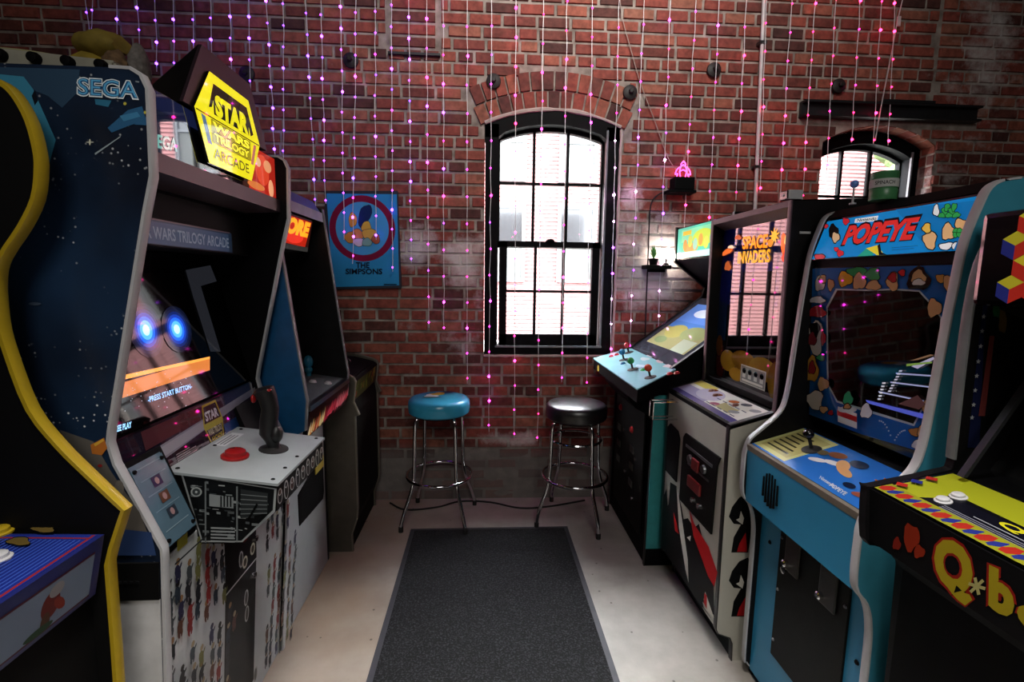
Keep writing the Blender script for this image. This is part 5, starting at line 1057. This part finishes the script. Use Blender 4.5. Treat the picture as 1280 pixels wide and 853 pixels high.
b = MB(); b.prism([(2.09, .535), (2.09, .39), (2.4, .37), (2.42, .4), (2.42, .56), (2.3, .6), (2.2, .56)], -.8244, -.82, 'x'); cdr = part('coin_door', b, M_INNER, wf)
b = MB(); b.box(-.8199, -.816, 2.3, 2.42, .54, .6, .002); part('yellow_plate', b, mat('yellow_badge', 'c2a83a'), cdr)
b = MB(); b.prism([(-.69, .99), (-.9, 1.02), (-.9, .99), (-.7, .96)], y0 + .021, y1 - .021); cp = part('control_panel', b, mat('grey_panel', '5a5c60', .4, var=.1), C)
b = MB(); b.prism([(-.682, .992), (-.682, .972), (-.705, .972), (-.705, .995)], y0 + .0205, y1 - .0205); part('metal_strip', b, M_STEEL, C)
dp = Vector((-.21, 0, .03)).normalized()
for (x, y) in ((391, 478), (410, 480)): button(cp, at(x, y, Vector((-.7, 2.1, .993)), Vector((.03, 0, .21))), (.03, 0, .21), .014, mat('white_button', 'c9c9cc'))
p_ = at(386, 470, Vector((-.8, 2.1, 1.006)), Vector((.03, 0, .21))); b = MB(); b.tube([p_, p_ + Vector((0, 0, .06))], .012, 10); b.ball(p_ + Vector((0, 0, .07)), .024, 2, (1, 1, 1.4)); b.ball(p_ + Vector((0, 0, .03)), .02, 2); part('blue_stick', b, mat('clear_blue_plastic', '2c7f9a', .2), cp, True)
b = MB(); b.prism([(-.687, .971), (-.705, .86), (-.72, .86), (-.705, .971)], y0 + .0205, y1 - .0205); fb = part('front_band', b, M_BLACK, C)
A = Art((-.7045, y0 + .02, .862), U5, Vector((.018, 0, .111)))
A.rect(0, 0, .55, .11, '240c0c')
for k in range(46): 
    u = .02 + k * .0115; t_ = u / .55; A.poly([(u - .012, max(0, t_ * .04 + random.uniform(-.02, .02))), (u + .012, max(0, t_ * .04)), (u + random.uniform(.0, .012), .045 + .03 * t_ + random.random() * .03)], random.choice(('f0d890', 'e8a03a', 'f4e8b8', 'd8481e')) if t_ < .35 else random.choice(('b8284a', 'd84a62', 'a01c34', 'c83a3a')) if t_ < .65 else random.choice(('e88a92', 'd85a6a', 'c83a4a', 'e8c8c0')))
A.build('flame_print', fb, printmat('painted_art_lit', .3, .12))
b = MB(); b.prism([(-.812, 1.765), (-.842, 1.62), (-.86, 1.62), (-.85, 1.785)], y0 + .021, y1 - .09); mq = part('marquee', b, M_BLACKG, C)
A = Art((-.842, y0 + .021, 1.62), U5, Vector((.03, 0, .145))); A.clip = (0, 0, .48, .147); A.rect(0, 0, .48, .147, '30100c'); A.poly([(0, .03), (.44, .02), (.47, .14), (0, .14)], 'a8200f'); A.ell(.3, .06, .1, .03, 'd8301e'); A.text('ORE', .2, .065, .462, .137, 'f2a41e', .07, .15); A.rect(0, 0, .48, .022, '2a2a28'); A.build('marquee_print', mq, printmat('backlit_fire', .2, 1.0))
b = MB(); b.prism([(-.786, 1.768), (-.79, 1.812), (-.83, 1.82), (-.86, 1.79)], y0 + .021, y1 - .012); part('visor', b, mat('grey_visor', 'a4a8b4', .35), C)
b = MB(); b.prism([(-.795, 1.813), (-.83, 1.865), (-.86, 1.865), (-.84, 1.821)], y0 + .0, y1 - .03); part('blue_visor_top', b, mat('blue_visor', '2a5a9c', .35), C)
# ---------------------------------------------------------------- 7. small cabinet at the wall
C = thing('arcade_cabinet', 'short grey-brown arcade cabinet with flared base standing at the brick wall', 'arcade machine', (-1.0, 2.82, 0))
y0, y1 = 2.53, 3.1
GRY = mat('grey_brown_board', '4c473f', .5, var=.12)
fr = [(-.6, 1.06), (-.58, 1.05), (-.64, .99), (-.675, .94), (-.69, .84), (-.66, .778), (-.685, .772), (-.682, .25), (-.69, .19), (-.718, .1), (-.716, .0)]
fr = [(-.82, 1.02), (-.71, .99), (-.684, .975), (-.676, .955), (-.69, .845), (-.662, .776), (-.684, .768), (-.682, .25), (-.688, .19), (-.718, .1), (-.716, 0)]
poly = [(-1.55, 1.06)] + fr + [(-1.55, 0)]
for (p, q) in ((y0, y0 + .02), (y1 - .02, y1)):
    b = MB(); b.prism(poly, p, q); part('side_panel', b, GRY, C); molding(C, fr, p, q, mat('grey_edge', '6c675c', .4), 1, .005)
b = MB(); b.prism([(-1.54, 1.04), (-.82, 1.005), (-.7, .975), (-.7, .84), (-.69, .77), (-.69, .2), (-.725, .1), (-.725, 0), (-1.54, 0)], y0 + .021, y1 - .021); part('body', b, M_INNER, C)
b = MB(); b.prism([(-.68, .952), (-.693, .848), (-.705, .848), (-.7, .97), (-.69, .968)], y0 + .021, y1 - .021); cp = part('front_panel', b, M_BLACK, C)
A = Art((-.693, y0 + .02, .848), U5, Vector((.013, 0, .104))); A.clip = (0, 0, .53, .103)
A.rect(0, 0, .53, .103, '2a2a16')
for k in range(26): A.ell(.03 + random.random() * .47, .02 + random.random() * .065, .025, .011, random.choice(('6a7a2c', '8a8a2a', '3a4a1c', 'a8401e', 'b8a23a', '2a2a1c')), 8, random.random() * 3)
A.build('foliage_print', cp)
p = Vector((-.73, 2.6, .994)); b = MB(); b.tube([p, p + Vector((0, 0, .05))], .006, 8); b.ball(p + Vector((0, 0, .06)), .017, 2); part('joystick', b, M_BLACKG, C, True)
# ---------------------------------------------------------------- 8. left foreground cabinet with yellow edge
C = thing('arcade_cabinet', 'black arcade cabinet at the left edge with thick yellow trim and blue panel', 'arcade machine', (-1.3, .7, 0))
k8 = 1.02 / 1.1
pts = [(-1.3, 1.93), (-1.06, 1.9), (-.991, 1.885), (-.966, 1.872), (-.948, 1.85), (-.93, 1.808), (-.921, 1.753), (-.922, 1.713), (-.935, 1.655), (-.968, 1.597), (-1.012, 1.537), (-1.029, 1.49), (-1.034, 1.4), (-1.025, 1.33), (-.993, 1.204), (-.942, 1.121), (-.896, 1.064), (-.833, .99), (-.815, .97), (-.825, .945), (-.85, .879), (-.862, .839), (-.866, .635), (-.869, .523), (-.88, .2), (-.885, -.12)]
fr = [(x * k8, 1.5 + (z - 1.5) * k8) for x, z in pts]; fr[-1] = (fr[-1][0], 0)
sm = smoothline(fr[2:17], 3) + smoothline(fr[17:], 1); sm = smoothline(fr[:3], 1)[:-1] + sm
YEL = mat('yellow_trim', 'b5991f', .35, var=.06)
poly = sm + [(-1.6, 0), (-1.6, sm[0][1])]
for (p, q) in ((1.0, 1.022), (.38, .402)):
    b = MB(); b.prism(poly, p, q); part('side_panel', b, M_INNER, C); molding(C, sm, p, q, YEL, 1, .008)
b = MB(); b.prism([(-1.2, 1.86), (-1.59, 1.86), (-1.59, 0), (-.84, 0), (-.835, .85), (-1.15, 1.05), (-1.2, 1.4)], .403, .999); part('inner_body', b, M_INNER, C)
BL8 = mat('deep_blue_panel', '1c2b6e', .3)
b = MB(); b.prism([(-.785, .965), (-1.15, .975), (-1.15, .86), (-.815, .833)], .42, .985); cp = part('control_panel', b, mat('deep_blue_box', '1a2260', .35), C)
O8 = Vector((-.785, .42, .9652)); d8 = Vector((-.365, 0, .01)).normalized(); n8 = Vector((.01, 0, .365)).normalized(); A = Art(O8, U5, d8)
A.rect(.005, .008, .56, .35, '1c2a78'); A.rect(.005, .012, .56, .018, '7a2430'); A.rect(.005, .34, .56, .346, '7a2430'); A.rect(.545, .012, .55, .346, '7a2430')
for k in range(34): A.rect(.01, .025 + k * .0092, .54, .028 + k * .0092, '3550a8')
for (x, y) in ((24, 680), (55, 664)): A.pblob(x, y, 14, 5, '5a4a24', e=1, seed=x)
A.build('panel_print', cp, printmat('panel_laminate', .2))
for (x, y, m_) in ((25, 654, YEL), (-1, 667, YEL), (-4, 700, mat('white_button', 'c9c9cc'))): button(cp, at(x, y, O8, n8), n8, .0175, m_)
dq = Vector((-.795 + .812, 0, .95 - .835)).normalized()
b = MB(); b.prism([(-.7835, .965), (-.8135, .832), (-.8155, .832), (-.7855, .965)], .42, .985); fp = part('front_band', b, mat('deep_blue_box', '1a2260'), C)
A = Art((-.8133, .42, .832), U5, Vector((.03, 0, .133))); A.rect(.0, .012, .545, .108, '6f7f94'); A.rect(.0, .105, .545, .11, '4a2430'); A.rect(0, .01, .545, .014, '4a2430')
for (u, s_) in ((.45, 1), (.2, .9), (.05, 1)):
    A.ell(u, .06, .02, .028, '5c1f1c'); A.ell(u + .01, .085, .016, .014, '8a8a8c'); A.ell(u - .008, .03, .01, .02, '4a3020'); A.ell(u + .02, .05, .009, .02, '7a2a1e', 10, .6); A.ell(u - .02, .02, .03, .008, '24402a')
A.build('front_print', fp)
# ================================================================== STOOLS
def stool(loc, h, seat_m, label, rot, double, Rf=.274, Rr=.2005):
    t = thing('bar_stool', label, 'stool', loc, 'chrome bar stools')
    X = Vector(loc); R = .186
    b = MB(); b.lathe([(0, h - .095), (R - .012, h - .095), (R, h - .085), (R + .003, h - .045), (R, h - .018), (R - .012, h - .005), (R - .03, h + .001), (R - .09, h + .007), (0, h + .01)], X, 40); s_ = part('seat', b, seat_m, t, True)
    b = MB(); b.lathe([(.12, h - .11), (.16, h - .105), (.16, h - .0955), (0, h - .0955)], X, 24); part('swivel_plate', b, M_BLACK, t, True)
    zr = .29
    for k in range(4):
        a = rot + k * math.pi / 2; c, s = math.cos(a), math.sin(a); P = lambda r, z: X + Vector((r * c, r * s, z))
        b = MB(); b.tube(smoothline([tuple(P(*q)) for q in ((.12, h - .1), (.15, h - .108), (.166, h - .13), (.172, h - .19), (.18, zr + .06), (.186, zr), (.2, zr - .06), (.235, .145), (.256, .09), (Rf - .002, .04), (Rf, .012))], 4), .0115, 10); l = part('leg', b, M_CHROME, t, True)
        b = MB(); b.lathe([(0, 0), (.014, 0), (.014, .03), (.012, .034), (0, .034)], P(Rf, 0), 12); part('rubber_foot', b, M_RUBBER, l, True)
    b = MB(); b.tube([X + Vector((Rr * math.cos(q), Rr * math.sin(q), zr)) for q in [2 * math.pi * i / 48 for i in range(48)]], .0105, 10, True); part('foot_ring', b, M_CHROME, t, True)
    if double:
        b = MB(); b.tube([X + Vector((.156 * math.cos(q), .156 * math.sin(q), .53)) for q in [2 * math.pi * i / 40 for i in range(40)]], .008, 8, True); part('upper_ring', b, M_CHROME, t, True)
    return t, s_
st, se = stool((-.27, 2.9, 0), .782, mat('sky_blue_vinyl', '3aa5cc', .22, var=.05), 'chrome bar stool with a glossy sky blue seat left of the window', math.radians(38), False)
A = Art((-.27, 2.9, .7925), (1, 0, 0), (0, 1, 0), base=.001)
for (u, v, a, b_, c, r) in ((-.02, .03, .05, .03, 'c9b03a', .2), (-.045, -.02, .045, .025, 'd8dcdc', .1), (-.06, .0, .02, .03, 'd8dcdc', .3), (0, .06, .03, .018, 'c9a23a', 0), (.045, .085, .035, .02, '24305a', 0), (-.04, -.05, .06, .012, '15181c', 0)): A.ell(u, v, a, b_, c, 16, r)
A.build('seat_print', se)
stool((.575, 2.86, 0), .757, mat('black_vinyl', '111114', .34, spec=.9, var=.1), 'chrome bar stool with a black vinyl seat beside the four-joystick cabinet', math.radians(23), True, .266)
# ================================================================== FAIRY LIGHTS
BC = [('violet', '7a3cff'), ('purple', 'a83cff'), ('magenta', 'f02cd0'), ('hot pink', 'ff2490'), ('rose', 'ff2058'), ('pale pink', 'ff9cf0')]
bulb_me = []; bulb_hot = []
for nm_, c_ in BC:
    b = MB(); b.ball((0, 0, 0), .0085, 1); bulb_hot.append(b.mesh('bulb', emat(nm_.replace(' ', '_') + '_bright_led', c_, {'violet': 15, 'purple': 18, 'pale pink': 70}.get(nm_, 26))))
    b = MB(); b.ball((0, 0, 0), .006, 1); bulb_me.append(b.mesh('bulb', emat(nm_.replace(' ', '_') + '_led', c_, {'violet': 8, 'purple': 9, 'pale pink': 45}.get(nm_, 12))))
WIRE = mat('pale_wire_coat', 'f0eaf0', .4)
# (x in the photo at its top edge, x where it leaves off, y where it leaves off, bulb pitch in m)
STR = [(107, 112, 50), (116, 113, 50), (146, 147, 60), (171, 175, 70), (194, 197, 90), (217, 218, 90), (240, 243, 110), (263, 266, 110), (287, 291, 130), (311, 315, 210), (333, 345, 220), (354, 355, 245), (382, 398, 330), (401, 407, 255), (426, 430, 300), (445, 441, 330), (469, 470, 300), (489, 491, 340), (511, 514, 330), (533, 536, 410), (554, 555, 412), (584, 584, 480), (615, 611, 540), (645, 643, 548), (679, 672, 552), (709, 702, 478), (741, 733, 480), (774, 762, 470), (805, 787, 440), (838, 822, 435), (870, 853, 330), (899, 886, 280), (933, 920, 250), (958, 950, 240), (989, 975, 250), (1019, 1003, 252), (1045, 1033, 215), (1075, 1064, 178), (1102, 1092, 180), (1119, 1110, 182)]
ORD = 'first second third fourth fifth sixth seventh eighth ninth tenth eleventh twelfth thirteenth fourteenth fifteenth sixteenth seventeenth eighteenth nineteenth twentieth'.split()
def ordn(i, n):
    if i < 20: return ORD[i] + ' from the left'
    return ORD[n - 1 - i] + ' from the right'
YS = Vector((0, WY - .055, 0))
random.seed(11)
for i, (xa, xb, yb_) in enumerate(STR):
    pa = at(xa, 0, YS, NY); pb = at(xb, yb_, YS, NY)
    ci = 0 if xa < 400 else 1 if xa < 520 else 2 if xa < 620 else 3 if xa < 780 else 2 if xa < 830 else 3 if xa < 900 else 4
    t = thing('light_string', 'hanging fairy light string with %s bulbs on the brick wall, %s' % (BC[ci][0], ordn(i, len(STR))), 'string lights', tuple(pb), 'fairy light strings')
    top = pa + (pa - pb).normalized() * .75; n = max(3, int((top - pb).length / .16)); P = []
    for j in range(n * 2 + 1):
        q = top + (pb - top) * (j / (n * 2)); P.append(q + Vector((.006 * noise.noise(Vector((i * 3.1, j * .5, 0))), .006 * noise.noise(Vector((i * 3.1, j * .5, 7))), 0)))
    b = MB(); b.tube(P, .0021, 4, cap=False); part('wire', b, WIRE, t)
    pit = .118 if xa < 520 else .165; z = pb.z + random.uniform(.01, .05); off = random.uniform(0, pit)
    while z < pa.z + .1:
        f = (z - pb.z) / (top.z - pb.z); q = pb + (top - pb) * f; k = min(len(P) - 1, max(0, round((1 - f) * n * 2)))
        q = Vector((P[k].x, P[k].y, z)) if abs(P[k].z - z) < .05 else q
        cj = ci
        if random.random() < .25: cj = max(0, min(4, ci + random.choice((-1, 1))))
        if 770 < xa < 860 and 1.2 < z < 2.5: cj = 5 if random.random() < .7 else 1
        o = bpy.data.objects.new('bulb', (bulb_hot if random.random() < .3 else bulb_me)[cj]); COL.objects.link(o); o.parent = t; o.location = q - Vector(t.location) - Vector((0, .004, 0)); z += pit
